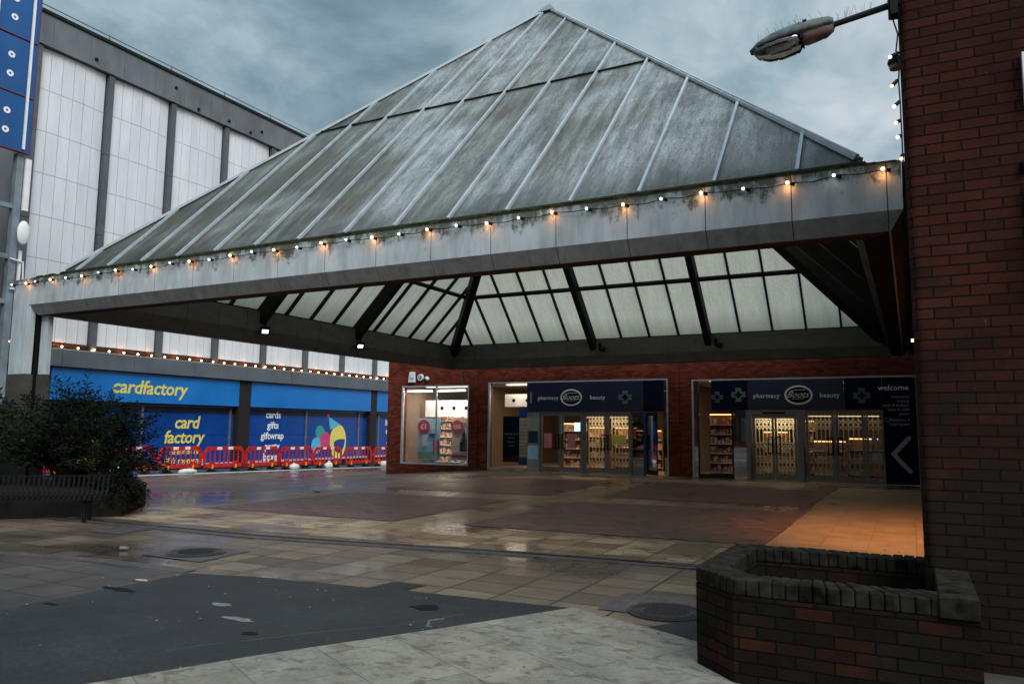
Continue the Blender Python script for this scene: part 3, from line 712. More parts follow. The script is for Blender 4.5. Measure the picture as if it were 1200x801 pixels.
# festoon on the front fascia
fs = thing('festoon_string', 'festoon string of warm and white bulbs along the front fascia of the canopy', 'string lights', (-15.9, 9.15, 4.45))
bx = [-16.42, -15.93]+[-15.93+.31+.5*i for i in range(32)]
bx = [x for x in bx if x < .02]
cab = MB(); pz = lambda i: 4.455-.012*math.sin(i*1.7)
pts = []
for i, x in enumerate(bx):
    pts.append(Vector((x, 9.135, pz(i)+.01)))
    if i < len(bx)-1: pts.append(Vector(((x+bx[i+1])/2, 9.14, pz(i)-.012)))
cab.path(pts, .0065, 5); cab.build('cable', 'metal_black', fs)
for i, x in enumerate(bx):
    z = pz(i); warm = i % 2 == 1; j = rnd.uniform(-.012, .012)
    s = MB(); s.tube((x+.045, 9.135, z-.012), (x+.0, 9.12, z), .024, .022, 8); so = s.build('bulb_socket', 'metal_black', fs)
    s = MB(); s.ball((x-.03, 9.108, z+.008+j), .020, 8); s.build('bulb', 'bulb_warm' if warm else 'bulb_cool', so)
    if warm: light('bulb_glow', 'POINT', (x-.02, 9.115, z-.015), .55, (1, .38, .12), .03, parent=fs)
    elif i % 4 == 0: light('bulb_glow', 'POINT', (x-.03, 9.06, z+.0), .10, (.9, .95, 1), .03, parent=fs)
# hanging string on the brick corner
hs = thing('hanging_light_string', 'string of bulbs hanging down the corner of the brick building', 'string lights', (.03, 6.1, 4.4))
def wp(px_, py_, y=6.10):
    r = _ray((px_-600)/FPX, (py_-400.5)/FPX); return Vector((0, 0, 1.6))+r*(y/r.y)
pts = [wp(1046, -6), wp(1047, 25), wp(1052, 40), wp(1050, 60), wp(1054, 75), wp(1053, 95), wp(1055, 120), wp(1056, 142), wp(1057, 160), wp(1058, 185), wp(1059, 195)]
s = MB(); s.path(pts, .006, 6); s.build('cable', 'metal_black', hs)
for (a, b2, warm) in (((1053, 62), (1043, 67), 0), ((1052, 94), (1045, 101), 1), ((1054, 119), (1048, 125), 0), ((1055, 141), (1050, 144), 1), ((1056, 159), (1052, 161), 0), ((1058, 181), (1056, 186), 1)):
    p, q = wp(*a), wp(*b2, 6.06)
    s = MB(); s.tube(p, p+(q-p)*.75, .013, .015, 8); so = s.build('bulb_socket', 'metal_black', hs)
    s = MB(); s.ball(q, .014, 8); s.build('bulb', 'bulb_dim_warm' if warm else 'bulb_dim', so)

# ------------------------------------------------------------ street lamp on the corner
lp = thing('street_lamp', 'grey street lamp head with bird spikes on an arm from the brick corner', 'street lamp', (.04, 6.12, 4.8))
E0 = Vector((.06, 6.12, 4.79)); E1 = Vector((-.40, 6.12, 4.725)); 
s = MB(); s.tube(E1, E0, .022, .026, 10); s.build('arm', 'metal_dark', lp)
s = MB(); s.box(.0, .05, 6.05, 6.16, 4.68, 4.90); s.tube((-.005, 6.10, 4.66), (-.005, 6.10, 4.93), .012, n=8); s.build('wall_bracket', 'metal_dark', lp)
ax = (E1-E0).normalized(); dn = Vector((0, 0, -1)); dn = (dn-ax*dn.dot(ax)).normalized(); sdv = ax.cross(dn)
def loft(secs, name, mat, parent, n=14):
    s = MB(); i0 = 0
    for t_, hw, zt_, zb_ in secs:      # distance along, half width, top offset, bottom offset
        for k in range(n):
            a = 2*math.pi*k/n; cy, sy = math.cos(a), math.sin(a)
            h = zt_ if sy > 0 else zb_
            s.v.append(E1+ax*t_+sdv*(hw*math.copysign(abs(cy)**.75, cy))-dn*(h*abs(sy)**.8*(1 if sy > 0 else -1)))
    m_ = len(secs)
    for j in range(m_-1):
        for k in range(n): s.f.append((j*n+k, j*n+(k+1) % n, (j+1)*n+(k+1) % n, (j+1)*n+k))
    s.f.append(tuple(range(n))[::-1]); s.f.append(tuple(range((m_-1)*n, m_*n)))
    return s.build(name, mat, parent, smooth=True)
loft([(-.01, .06, .045, .012), (.02, .09, .062, .02), (.14, .11, .080, .025), (.30, .13, .086, .028), (.45, .125, .070, .026), (.56, .095, .042, .020), (.63, .035, .010, .010)], 'canopy_shell', 'lamp_body', lp)
loft([(.0, .05, .0, .045), (.06, .075, .0, .078), (.20, .09, .0, .085), (.235, .09, .0, .070)], 'gear_cover', 'lamp_bowl', lp)
glass('bowl_plastic', (.55, .48, .42), .12)
loft([(.24, .09, .0, .085), (.27, .11, .0, .122), (.40, .12, .0, .130), (.50, .105, .0, .115), (.58, .078, .0, .072), (.61, .03, .0, .02)], 'bowl', 'bowl_plastic', lp)
s = MB(); c = E1+ax*.40+dn*.055; s.tube(c-ax*.08, c+ax*.08, .03, .022, 10); s.build('lamp_tube', 'poster_cream', lp)
s = MB(); s.bar(E1+ax*.19-dn*.062+sdv*.1, E1+ax*.19-dn*.062-sdv*.1, .03, .02, -dn); s.bar(E1+ax*.235+sdv*.1, E1+ax*.235-sdv*.1, .012, .13, -dn); s.build('latch_strap', 'metal_dark', lp)
s = MB()
for i in range(46):
    t_ = rnd.uniform(.04, .60) if i < 32 else rnd.uniform(-.38, -.02); w_ = rnd.uniform(-.06, .06) if i < 32 else rnd.uniform(-.01, .01)
    b0 = E1+ax*t_+sdv*w_-dn*(.065 if .05 < t_ < .5 else .02); d = (-dn+ax*rnd.uniform(-.15, .55)*(1 if i < 32 else -1.2)+sdv*rnd.uniform(-.5, .5)).normalized()
    s.tube(b0, b0+d*rnd.uniform(.05, .10), .0012, .0008, 4)
s.build('bird_spikes', 'metal_dark', lp)
wl = thing('wall_lamp', 'small round dark wall lamp behind the hanging bulbs on the brick corner', 'wall lamp', (.02, 6.5, 4.5))
s = MB(); s.ball((.02, 6.55, 4.52), .062, 14, 1, 1, .9); s.build('shade', 'metal_dark', wl, smooth=True)
s = MB(); s.tube((.02, 6.55, 4.51), (.02, 6.55, 4.465), .055, .048, 14); s.build('diffuser', 'lamp_bowl', wl)
# lamp on the flank wall that lights the slabs orange
ol = thing('bulkhead_lamp', 'warm bulkhead lamp low on the side wall lighting the slabs orange', 'wall lamp', (.03, 13.2, 3.0))
s = MB(); s.box(.06, .13, 13.0, 13.4, 3.0, 3.12); s.build('housing', 'metal_dark', ol)
s = MB(); s.box(.065, .115, 13.03, 13.37, 2.988, 2.998); s.build('diffuser', 'lamp_warm', ol)
light('orange_lamp', 'SPOT', (-.02, 13.2, 2.96), 340, (1, .45, .16), .06, (R(10), R(-6), 0), ol, R(124))

# ------------------------------------------------------------ chemist shop under the canopy
FA = 26.14
cs = thing('chemist_shop', 'red brick chemist shop with two glazed entrances at the back of the canopy', 'shop', (-19.4, FA, 0))
s = MB()
def wallseg(x0, x1, z0, z1, y0=FA, y1=FA+.35): s.box(x0, x1, y0, y1, z0, z1)
ZW = 4.42
wallseg(-19.42, -18.7, -.6, ZW); wallseg(-18.698, -15.48, -.6, .12); wallseg(-18.698, -15.48, 3.28, ZW)
wallseg(-15.478, -15.07, -.6, ZW); wallseg(-15.05, -14.60, -.6, ZW, FA+.0)
wallseg(-14.598, -7.45, 3.36, ZW, FA+.004); wallseg(-7.448, -7.05, -.1, ZW); wallseg(-7.035, -6.62, -.1, ZW)
wallseg(-6.618, .26, 3.30, ZW, FA+.004)
s.box(-19.42, -19.1, FA+.352, FA+12, -.6, ZW)
s.build('wall', 'brick_red_shop', cs)
s = MB(); s.box(-19.45, .26, FA+.1, FA+12, ZW+.002, ZW+.12); s.build('roof', 'concrete_dark', cs)
s = MB(); s.box(-19.0, .26, FA+.36, FA+8, -.3, .004); s.build('floor_slab', 'shop_floor', cs)
s = MB(); s.box(-19.0, .26, FA+7.9, FA+8.1, 0, 3.3); s.box(-19.05, -18.9, FA+.36, FA+7.9, .0, 3.3); s.box(-15.4, -15.25, FA+.36, FA+7.9, .0, 3.3); s.box(-7.3, -7.15, FA+2.5, FA+7.9, .0, 3.3); s.build('inner_wall', 'shop_interior_wall', cs)
s = MB(); s.box(-19.0, .26, FA+.36, FA+7.9, 3.36, 3.42); s.build('ceiling', 'white_paint', cs)
# frames around the openings
def openframe(x0, x1, z0, z1, y=FA-.02, w_=.05, bottom=True):
    s = MB(); s.box(x0, x1, y, y+.12, z1-w_, z1); s.box(x0, x0+w_, y, y+.12, z0, z1-w_); s.box(x1-w_, x1, y, y+.12, z0, z1-w_)
    if bottom: s.box(x0+w_, x1-w_, y, y+.12, z0, z0+w_*1.3)
    return s
f1 = openframe(-18.70, -15.48, .11, 3.29); f1.box(-17.05, -17.0, FA, FA+.08, .18, 3.24); wf = f1.build('display_window', 'metal_alu', cs)
s = MB(); s.box(-18.64, -15.54, FA+.035, FA+.045, .18, 3.23); s.build('pane', 'glass', wf)
f2 = openframe(-14.60, -7.45, 0, 3.365, bottom=False); f2.build('entrance_frame', 'metal_alu', cs)
f3 = openframe(-6.62, .22, 0, 3.305, bottom=False); f3.build('entrance_frame', 'metal_alu', cs)
# sign boards
def logo(x, z, y, sg, s_=1.0):
    s = MB(); n = 32
    s.prism3([(x+.40*s_*math.cos(2*math.pi*k/n), y, z+.285*s_*math.sin(2*math.pi*k/n)) for k in range(n)], (0, -.03, 0)); s.build('logo_plate', 'metal_black', sg)
    s = MB()
    for k in range(n):
        a0, a1 = 2*math.pi*k/n, 2*math.pi*(k+1)/n
        s.hexa([(x+r_*s_*math.cos(a), yy, z+r2*s_*math.sin(a)) for yy in (y-.032, y-.045) for r_, r2, a in ((.43, .31, a0), (.43, .31, a1), (.375, .255, a1), (.375, .255, a0))])
    s.build('logo_ring', 'letter_white', sg)
    lettering('Boots', .30*s_, 'letter_white', sg, on_front(x-.05, y-.036, z-.08), shear=.55, bold=-.002, name='logo_script', space=.95)
    s = MB(); s.path([Vector((x+a*s_, y-.04, z+b_*s_)) for a, b_ in ((-.20, -.13), (-.05, -.12), (.10, -.115), (.18, -.11))], .006, 5)
    s.path([Vector((x+a*s_, y-.04, z+b_*s_)) for a, b_ in ((-.26, -.02), (-.29, .06), (-.22, .13), (-.08, .16), (.06, .165), (.22, .16))], .008, 5)
    s.build('logo_flourish', 'letter_white', sg)
def cross(x, z, y, sg, s_=.26, mat='cross_green'):
    s = MB(); a = s_/3
    for k, (q, yy) in enumerate(((1.0, 0), (.72, .006), (.45, .012))):
        if k == 1: continue
        s.box(x-a*q*1.2, x+a*q*1.2, y-.02-yy, y, z-s_*q, z-a*1.2*q); s.box(x-s_*q, x+s_*q, y-.02-yy, y, z-a*1.2*q, z+a*1.2*q); s.box(x-a*q*1.2, x+a*q*1.2, y-.02-yy, y, z+a*1.2*q, z+s_*q)
        if k == 0: s.build('cross_outline', mat, sg); s = MB()
    s.build('cross_centre', 'sign_navy_deep', sg)
s1 = thing('shop_sign', 'navy pharmacy and beauty sign with oval logo over the left entrance', 'sign', (-10.6, FA-.03, 2.2), 'navy fascia signs of the chemist')
s = MB(); s.box(-12.9, -8.33, FA-.03, FA+.02, 2.22, 3.315); s.build('board', 'sign_navy', s1)
s = MB(); s.box(-8.325, -7.6, FA-.03, FA+.02, 2.22, 3.315); s.build('side_board', 'sign_navy_deep', s1)
logo(-11.07, 2.74, FA-.03, s1)
lettering('pharmacy', .205, 'letter_white', s1, on_front(-12.02, FA-.03, 2.67), bold=.0015, space=1.06); lettering('beauty', .205, 'letter_white', s1, on_front(-10.05, FA-.03, 2.67), bold=.0015, space=1.06)
cross(-9.0, 2.73, FA-.03, s1, .24); MB().box(-12.76, -12.70, FA-.04, FA-.03, 2.55, 2.95).build('thin_bar', 'letter_grey', s1)
s2 = thing('shop_sign', 'navy pharmacy and beauty sign with oval logo over the right entrance', 'sign', (-3.6, FA-.03, 2.25), 'navy fascia signs of the chemist')
s = MB(); s.box(-4.75, -1.82, FA-.03, FA+.02, 2.27, 3.255); s.build('board', 'sign_navy', s2)
for xa, xb in ((-5.95, -4.755), (-1.815, -.74)): MB().box(xa, xb, FA-.025, FA+.02, 2.27, 3.255).build('side_board', 'sign_navy_deep', s2)
logo(-3.16, 2.74, FA-.03, s2)
lettering('pharmacy', .205, 'letter_white', s2, on_front(-4.16, FA-.03, 2.66), bold=.0015, space=1.06); lettering('beauty', .205, 'letter_white', s2, on_front(-2.24, FA-.03, 2.66), bold=.0015, space=1.06)
cross(-5.05, 2.77, FA-.03, s2, .23); cross(-1.31, 2.70, FA-.03, s2, .24, 'cross_dim'); cross(-5.75, 2.70, FA-.03, s2, .19, 'cross_dim')
wp_ = thing('welcome_panel', 'tall navy welcome panel with a pale chevron arrow pointing left', 'sign', (-.35, FA-.03, 0))
s = MB(); s.box(-.735, .17, FA-.03, FA+.02, .02, 3.25); s.build('board', 'sign_navy_deep', wp_)
s = MB()
for a, b2 in (((-.07, 1.40), (-.50, .92)), ((-.50, .92), (-.07, .42))): s.bar((a[0], FA-.04, a[1]), (b2[0], FA-.04, b2[1]), .02, .13, (0, 0, 1)) if False else s.bar((a[0], FA-.04, a[1]), (b2[0], FA-.04, b2[1]), .13, .02, (0, 1, 0))
for c in ((-.07, 1.40), (-.50, .92), (-.07, .42)): s.tube((c[0], FA-.03, c[1]), (c[0], FA-.052, c[1]), .065, n=16)
s.build('chevron_arrow', 'letter_grey', wp_)
for i, (tx, sz) in enumerate((('welcome', .23), ('cosmetics', .12), ('beauty', .12), ('bath & shower', .12), ('baby & child', .12), ('photo', .12), ('Opticians &', .12), ('hearingcare', .12))):
    lettering(tx, sz, 'letter_grey' if i else 'letter_white', wp_, on_front(-.01, FA-.03, [2.86, 2.62, 2.49, 2.36, 2.23, 2.10, 1.92, 1.79][i]), align='RIGHT', bold=.001)
s = MB()
for k in range(16):
    a0, a1 = 2*math.pi*k/16, 2*math.pi*(k+1)/16
    s.bar((-.62+.085*math.cos(a0), FA-.035, 1.95+.06*math.sin(a0)), (-.62+.085*math.cos(a1), FA-.035, 1.95+.06*math.sin(a1)), .012, .01, (0, 1, 0))
s.build('small_oval', 'letter_grey', wp_)
# doors
def door(x0, x1, z1, mat='metal_frame', grille=None, handle=None, y=FA+.03, posters=(), w_=.085, name='door'):
    s = MB(); s.box(x0, x1, y, y+.05, .02, .19); s.box(x0, x1, y, y+.05, z1-w_*1.2, z1); s.box(x0, x0+w_, y, y+.05, .19, z1-w_*1.2); s.box(x1-w_, x1, y, y+.05, .19, z1-w_*1.2)
    d = s.build(name, mat, cs)
    s = MB(); s.box(x0+w_, x1-w_, y+.02, y+.028, .19, z1-w_*1.2); s.build('pane', 'glass', d)
    if handle is not None:
        hx = x0+.05 if handle < 0 else x1-.05
        s = MB(); s.bar((hx, y-.07, .85), (hx, y-.07, 1.40), .035, .035, (0, 1, 0)); s.bar((hx, y, .88), (hx, y-.07, .88), .03, .03); s.bar((hx, y, 1.37), (hx, y-.07, 1.37), .03, .03)
        hx2 = hx+.13*(1 if handle < 0 else -1)
        s.bar((hx2, y-.07, .85), (hx2, y-.07, 1.40), .03, .03, (0, 1, 0)); s.bar((hx, y-.07, .87), (hx2, y-.07, .87), .03, .03); s.bar((hx, y-.07, 1.385), (hx2, y-.07, 1.385), .03, .03)
        s.build('handle', 'metal_black', d)
    if grille:
        s = MB(); gy = y+.40; a, b2 = x0+w_*.5, x1-w_*.5; n = max(3, round((b2-a)/.135))
        for k in range(n+1):
            x = a+(b2-a)*k/n; s.bar((x, gy, .1), (x, gy, z1-.1), .030, .022, (0, 1, 0))
        rows = [(.28, .50), (.50, .72), (.98, 1.18), (1.62, 1.80), (1.80, 1.98)]
        for k in range(n):
            xa, xb = a+(b2-a)*k/n, a+(b2-a)*(k+1)/n
            for z0, z2 in rows:
                s.bar((xa, gy-.018, z0), (xb, gy-.018, z2), .024, .012, (0, 1, 0)); s.bar((xa, gy-.032, z2), (xb, gy-.032, z0), .024, .012, (0, 1, 0))
        for z in (.30, .74, 1.2): s.bar((a, gy-.04, z), (b2, gy-.04, z), .03, .012, (0, 1, 0))
        s.build('security_grille', grille, d)
    return d
door(-12.36, -11.52, 2.17, handle=1); door(-11.50, -10.66, 2.17, handle=-1)
door(-10.60, -9.73, 2.17, grille='grille_cream', handle=1); door(-9.71, -8.83, 2.17, grille='grille_cream', handle=-1)
s = MB(); s.box(-12.40, -12.365, FA+.0, FA+.12, 0, 2.215); s.box(-10.655, -10.605, FA+.0, FA+.12, 0, 2.215); s.box(-8.825, -8.78, FA, FA+.12, 0, 2.215); s.box(-12.36, -8.83, FA+.0, FA+.12, 2.175, 2.215); s.build('door_jamb', 'metal_frame', cs)
# side light, ajar leaf and mirror pane on the right of the left entrance
s = MB(); s.box(-8.775, -8.35, FA+.05, FA+.10, 0, .3); fx = s.build('side_light', 'metal_frame', cs)
s = MB(); s.box(-8.775, -8.36, FA+.06, FA+.07, .3, 2.2); s.build('pane', 'glass_mirror', fx)
s = MB(); s.box(-8.35, -8.27, FA-.01, FA+.08, 0, 2.2); s.build('door_jamb', 'vinyl_blue', cs)
hx0, hx1 = Vector((-8.25, FA-.02, 0)), Vector((-7.72, FA-.42, 0)); dv = (hx1-hx0)
s = MB()
for p, q in ((0, .07), (.93, 1.0)): s.hexa([tuple(hx0+dv*c+Vector((0, o, z))) for z in (.04, 2.18) for c, o in ((p, 0), (q, 0), (q, .05), (p, .05))])
for z0, z1 in ((.04, .2), (2.06, 2.18)): s.hexa([tuple(hx0+dv*c+Vector((0, o, z))) for z in (z0, z1) for c, o in ((.07, 0), (.93, 0), (.93, .05), (.07, .05))])
aj = s.build('door', 'metal_dark', cs); aj['label'] = 'dark glazed door leaf standing open'
s = MB(); s.hexa([tuple(hx0+dv*c+Vector((0, o, z))) for z in (.2, 2.06) for c, o in ((.07, .02), (.93, .02), (.93, .03), (.07, .03))]); s.build('pane', 'glass_mirror', aj)
s = MB(); p = hx0+dv*.78; s.bar(p+Vector((0, -.06, .85)), p+Vector((0, -.06, 1.4)), .035, .035, (0, 1, 0)); s.build('handle', 'metal_black', aj)
s = MB(); s.box(-7.62, -7.505, FA+.02, FA+.03, .05, 3.30); s.build('mirror_pane', 'glass_mirror', cs)
# display glass left part of left entrance
s = MB(); s.box(-14.54, -12.92, FA+.035, FA+.045, .1, 3.3); s.build('shop_pane', 'glass', cs)
s = MB(); s.box(-14.54, -12.92, FA+.0, FA+.12, 0, .1); s.box(-12.92, -12.40, FA+.04, FA+.2, 0, 2.215); s.build('stall_riser', 'concrete_grey', cs)
# right entrance
s = MB(); s.box(-6.56, -6.41, FA+.02, FA+.03, .05, 3.25); s.build('mirror_pane', 'glass_mirror', cs)
s = MB(); s.box(-6.40, -5.30, FA+.10, FA+.11, .12, 3.2); s.build('shop_pane', 'glass', cs)
s = MB(); s.box(-6.41, -5.28, FA+.06, FA+.2, .0, .12); s.box(-6.43, -6.405, FA+.0, FA+.14, .0, 3.25); s.box(-5.30, -5.26, FA+.0, FA+.14, 0, 2.25); s.build('window_bar', 'metal_dark', cs)
s = MB(); s.box(-5.255, -4.83, FA+.03, FA+.04, .05, 2.25); s.build('mirror_pane', 'glass_mirror', cs)
s = MB(); s.box(-4.83, -4.66, FA-.03, FA+.14, 0, 2.26); s.box(-3.24, -3.0, FA-.03, FA+.14, 0, 2.26); s.box(-4.66, -3.24, FA-.02, FA+.12, 2.12, 2.26); s.box(-1.27, -1.23, FA, FA+.12, 0, 2.26); s.box(-2.14, -2.10, FA, FA+.12, 0, 2.26); s.build('door_jamb', 'metal_frame', cs)
for x in (-4.74, -3.10):
    s = MB(); s.box(x-.07, x+.07, FA-.16, FA-.04, 0, 1.05); s.tube((x, FA-.10, 1.05), (x, FA-.10, 1.06), .065, n=12); s.build('buffer_post', 'metal_frame', cs, bevel=.02)
door(-4.64, -3.96, 2.10, grille='grille_cream', handle=1, w_=.07); door(-3.94, -3.26, 2.10, grille='grille_cream', handle=-1, w_=.07)
door(-2.98, -2.15, 2.22, grille='grille_grey', handle=1, w_=.07); door(-2.09, -1.28, 2.22, grille='grille_grey', handle=-1, w_=.07)
door(-1.22, -.74, 2.22, grille='grille_grey', handle=None, w_=.05, name='side_light')
s = MB(); s.box(-4.3, -3.6, FA-.035, FA-.022, 2.14, 2.20); s.build('door_closer_slot', 'metal_black', cs)
s = MB(); s.box(-1.09, -.80, FA-.01, FA+.02, .62, .95); s.box(-1.09, -.93, FA-.01, FA+.02, 1.2, 1.42); s.box(-.91, -.80, FA-.01, FA+.02, 1.2, 1.42); s.build('door_notice', 'letter_grey', cs)

def added_grille_lamp(x0, x1, z, e, label):  # light strips added so the grilles stand out; not real fittings
    t_ = thing('added_light_strip', label, 'added light', ((x0+x1)/2, FA+.11, z), 'light strips added to brighten the grilles')
    MB().box(x0, x1, FA+.095, FA+.125, z, z+.03).build('tube', 'added_light_strip', t_)
    light('added_grille_glow', 'AREA', ((x0+x1)/2, FA+.11, z-.01), e, (1, .80, .55), x1-x0, (R(32), 0, 0), t_, sy=.03)
added_grille_lamp(-10.55, -8.9, 2.0, 2.6, 'light strip added over the cream grille of the left entrance')
added_grille_lamp(-4.55, -3.35, 1.96, 2.8, 'light strip added over the narrow double doors')
added_grille_lamp(-2.9, -.85, 2.05, .8, 'light strip added over the grey grille doors')
# interior fit-out: shelf units with goods, posters, lights
def shelf_unit(x, y, w_, h, label, warm=True, depth=.4):
    t_ = thing('shelf_unit', label, 'shelf', (x, y, 0), 'shelf units inside the chemist shop')
    s = MB(); s.box(x-w_/2, x-w_/2+.03, y, y+depth, 0, h); s.box(x+w_/2-.03, x+w_/2, y, y+depth, 0, h); s.box(x-w_/2+.03, x+w_/2-.03, y+depth-.03, y+depth, 0, h); s.build('frame', 'timber_warm' if warm else 'white_paint', t_)
    n = int(h/.33); pt_ = h/n*rnd.uniform(.93, 1.0)
    for k in range(n):
        z = .1+k*pt_; s = MB(); s.box(x-w_/2+.03, x+w_/2-.03, y, y+depth-.03, z, z+.025); s.build('shelf_board', 'white_paint', t_)
    s = MB()
    for k in range(n):
        z = .127+k*pt_; q = x-w_/2+.05
        while q < x+w_/2-.12:
            ww = rnd.uniform(.05, .13); hh2 = rnd.uniform(.10, .26); s.box(q, q+ww, y+.03, y+.2, z, z+hh2); q += ww+rnd.uniform(.005, .05)
    g_ = s.build('goods', 'goods', t_); g_['kind'] = 'stuff'
    MB().box(x-w_/2+.05, x+w_/2-.05, y-.03, y, h+.02, h+.06).build('added_glow_strip', 'added_glow_warm', t_)  # glowing strip added to every shelf for warm highlights inside
for i, (x, y, w_, h, lb) in enumerate(((-12.0, 28.2, 1.0, 1.75, 'low lit shelf unit seen through the leftmost glazed door of the left entrance'), (-10.95, 28.6, .9, 1.6, 'low shelf unit seen through the second glazed door of the left entrance'),
        (-10.1, 29.4, 1.0, 1.6, 'shelf unit behind the left cream grille of the left entrance'), (-9.1, 29.2, 1.1, 1.5, 'shelf unit behind the right cream grille of the left entrance'),
        (-4.3, 28.8, .9, 1.5, 'shelf unit behind the narrow double doors, left leaf'), (-3.4, 29.3, .8, 1.9, 'shelf unit behind the narrow double doors, right leaf'),
        (-2.5, 28.6, 1.1, 1.2, 'shelf unit behind the grey grille doors, left leaf'), (-1.4, 28.9, 1.1, 1.3, 'shelf unit behind the grey grille doors, right leaf'),
        (-5.9, 27.5, .95, 2.1, 'tall crowded shelf unit in the narrow display left of the double doors'),
        (-18.0, 28.6, 1.3, 2.2, 'tall shelf unit behind the blue poster in the left display window'), (-16.4, 28.4, 1.3, 2.0, 'tall shelf unit behind the peach poster in the left display window'))):
    shelf_unit(x, y, w_, h, lb, i not in (9,))
for (x, y, w_, e, c) in ((-17.1, 27.6, 2.6, 55, (1, .80, .62)), (-11.4, 28.0, 1.6, 60, (1, .62, .32)), (-9.6, 29.2, 1.2, 14, (1, .60, .28)), (-13.8, 27.2, 1.0, 9, (1, .74, .52)),
                      (-3.9, 28.6, 1.0, 20, (1, .64, .32)), (-1.9, 29.6, 1.2, 5, (1, .60, .28)), (-5.9, 26.9, .6, 2.2, (1, .42, .28))):
    t_ = thing('ceiling_light', 'lit ceiling panel inside the chemist shop', 'ceiling light', (x, y, 3.3), 'ceiling lights inside the chemist shop')
    s = MB(); s.box(x-w_/2, x+w_/2, y-.15, y+.15, 3.29, 3.33); s.build('diffuser', 'tube_white', t_)
    light('shop_lamp', 'AREA', (x, y, 3.27), e, c, w_, None, t_, sy=.3)
for i, x in enumerate((-18.2, -16.6)):
    t_ = tag(MB().box(x-.65, x+.65, FA+.5, FA+.56, 3.06, 3.14).build('tube_light', 'tube_white', None, (x, FA+.5, 3.1)), ['white tube light at the top of the left display window, left half', 'white tube light at the top of the left display window, right half'][i], 'tube light', 'tube lights of the display window')
# back boards with round holes in the display window
s = MB(); s.box(-18.6, -15.5, FA+1.6, FA+1.64, 2.05, 2.75); vb = s.build('display_valance', 'white_paint', cs)
s = MB()
for x in (-17.75, -17.15, -16.55, -15.95): s.tube((x, FA+1.60, 2.42), (x, FA+1.585, 2.42), .08, n=14)
s.build('downlight', 'metal_black', vb)
s = MB(); s.box(-14.5, -12.95, FA+1.2, FA+1.24, 2.45, 2.95); vb = s.build('display_valance', 'white_paint', cs)
s = MB()
for x in (-14.1, -13.5, -13.1): s.tube((x, FA+1.20, 2.70), (x, FA+1.185, 2.70), .07, n=14)
s.build('downlight', 'metal_black', vb)
light('added_poster_light', 'AREA', (-17.1, FA+.12, 3.12), 40, (1, .93, .85), 3.0, (R(22), 0, 0), None, sy=.04)  # added lamp that brightens the poster fronts, no fitting of its own
light('added_poster_light', 'AREA', (-13.75, FA+.12, 3.12), 8, (1, .88, .75), 1.4, (R(22), 0, 0), None, sy=.04)  # second added lamp, for the panels left of the entrance
# posters
def poster(x0, x1, z0, z1, mat, label, y=FA+.3):
    t_ = thing('poster', label, 'poster', ((x0+x1)/2, y, z0), 'posters in the chemist windows')
    s = MB(); s.box(x0, x1, y, y+.012, z0, z1); s.build('sheet', mat, t_); return t_
p = poster(-18.05, -16.98, .30, 1.96, 'poster_blue', 'pale blue display poster with a red roundel in the left window')
s = MB(); s.tube((-17.78, FA+.30, 1.62), (-17.78, FA+.285, 1.62), .30, n=24); s.build('roundel', 'poster_red', p); lettering('£1', .30, 'letter_white', p, on_front(-17.78, FA+.283, 1.53), bold=.006)
s = MB(); s.box(-18.03, -17.0, FA+.29, FA+.299, .32, .62); s.build('green_band', 'poster_green', p)
s = MB(); s.box(-17.30, -17.02, FA+.285, FA+.299, .52, 1.1); s.build('red_pack', 'poster_red', p); s = MB(); s.box(-17.85, -17.6, FA+.285, FA+.299, .85, 1.3); s.build('white_pack', 'letter_white', p)
s = MB(); s.box(-17.5, -17.15, FA+.285, FA+.299, 1.22, 1.36); s.build('blue_tile', 'vinyl_blue', p)
p = poster(-16.42, -15.60, .32, 1.96, 'poster_peach', 'peach display poster with bottles and a red roundel in the left window')
s = MB(); s.tube((-16.18, FA+.30, 1.62), (-16.18, FA+.285, 1.62), .28, n=24); s.build('roundel', 'poster_red', p); lettering('15%', .22, 'letter_white', p, on_front(-16.18, FA+.283, 1.56), bold=.006)
lettering('Fragrance', .10, 'sign_navy', p, on_front(-15.78, FA+.298, 1.74), align='CENTER'); lettering('Event', .10, 'sign_navy', p, on_front(-15.86, FA+.298, 1.62), align='CENTER')
s = MB(); s.box(-16.41, -15.61, FA+.29, FA+.299, .34, .60); s.build('pink_band', 'poster_pink', p); s = MB(); s.box(-16.41, -15.61, FA+.284, FA+.289, .44, .50); s.build('dark_band', 'sign_navy', p)
s = MB()
for x, z, r_, h in ((-15.86, .66, .07, .75), (-15.98, .66, .06, .38), (-15.72, .66, .05, .45)): s.box(x-r_, x+r_, FA+.286, FA+.299, z, z+h); s.box(x-r_*.4, x+r_*.4, FA+.286, FA+.299, z+h, z+h+.14)
s.build('bottle_picture', 'metal_black', p)
p = poster(-14.15, -13.42, .30, 2.05, 'sign_navy_deep', 'dark navy notice panel behind the glass left of the left entrance', FA+.4)
lettering('opening times', .11, 'letter_grey', p, on_front(-13.78, FA+.398, 1.35)); lettering('Monday', .09, 'letter_grey', p, on_front(-13.78, FA+.398, 1.2)); lettering('Saturday', .09, 'letter_grey', p, on_front(-13.78, FA+.398, 1.05)); lettering('Sunday', .09, 'letter_grey', p, on_front(-13.78, FA+.398, .90))
p = poster(-13.36, -12.95, .20, 2.35, 'metal_frame', 'slatted cream directory board with blue ends beside the left entrance', FA+.25)
s = MB()
for k in range(11): s.box(-13.35, -12.96, FA+.235, FA+.249, .52+k*.135, .63+k*.135)
s.build('slat', 'poster_cream', p); s = MB(); s.box(-13.36, -12.95, FA+.23, FA+.249, 2.03, 2.36); s.box(-13.36, -12.95, FA+.23, FA+.249, .22, .48); s.build('blue_end', 'vinyl_blue', p)
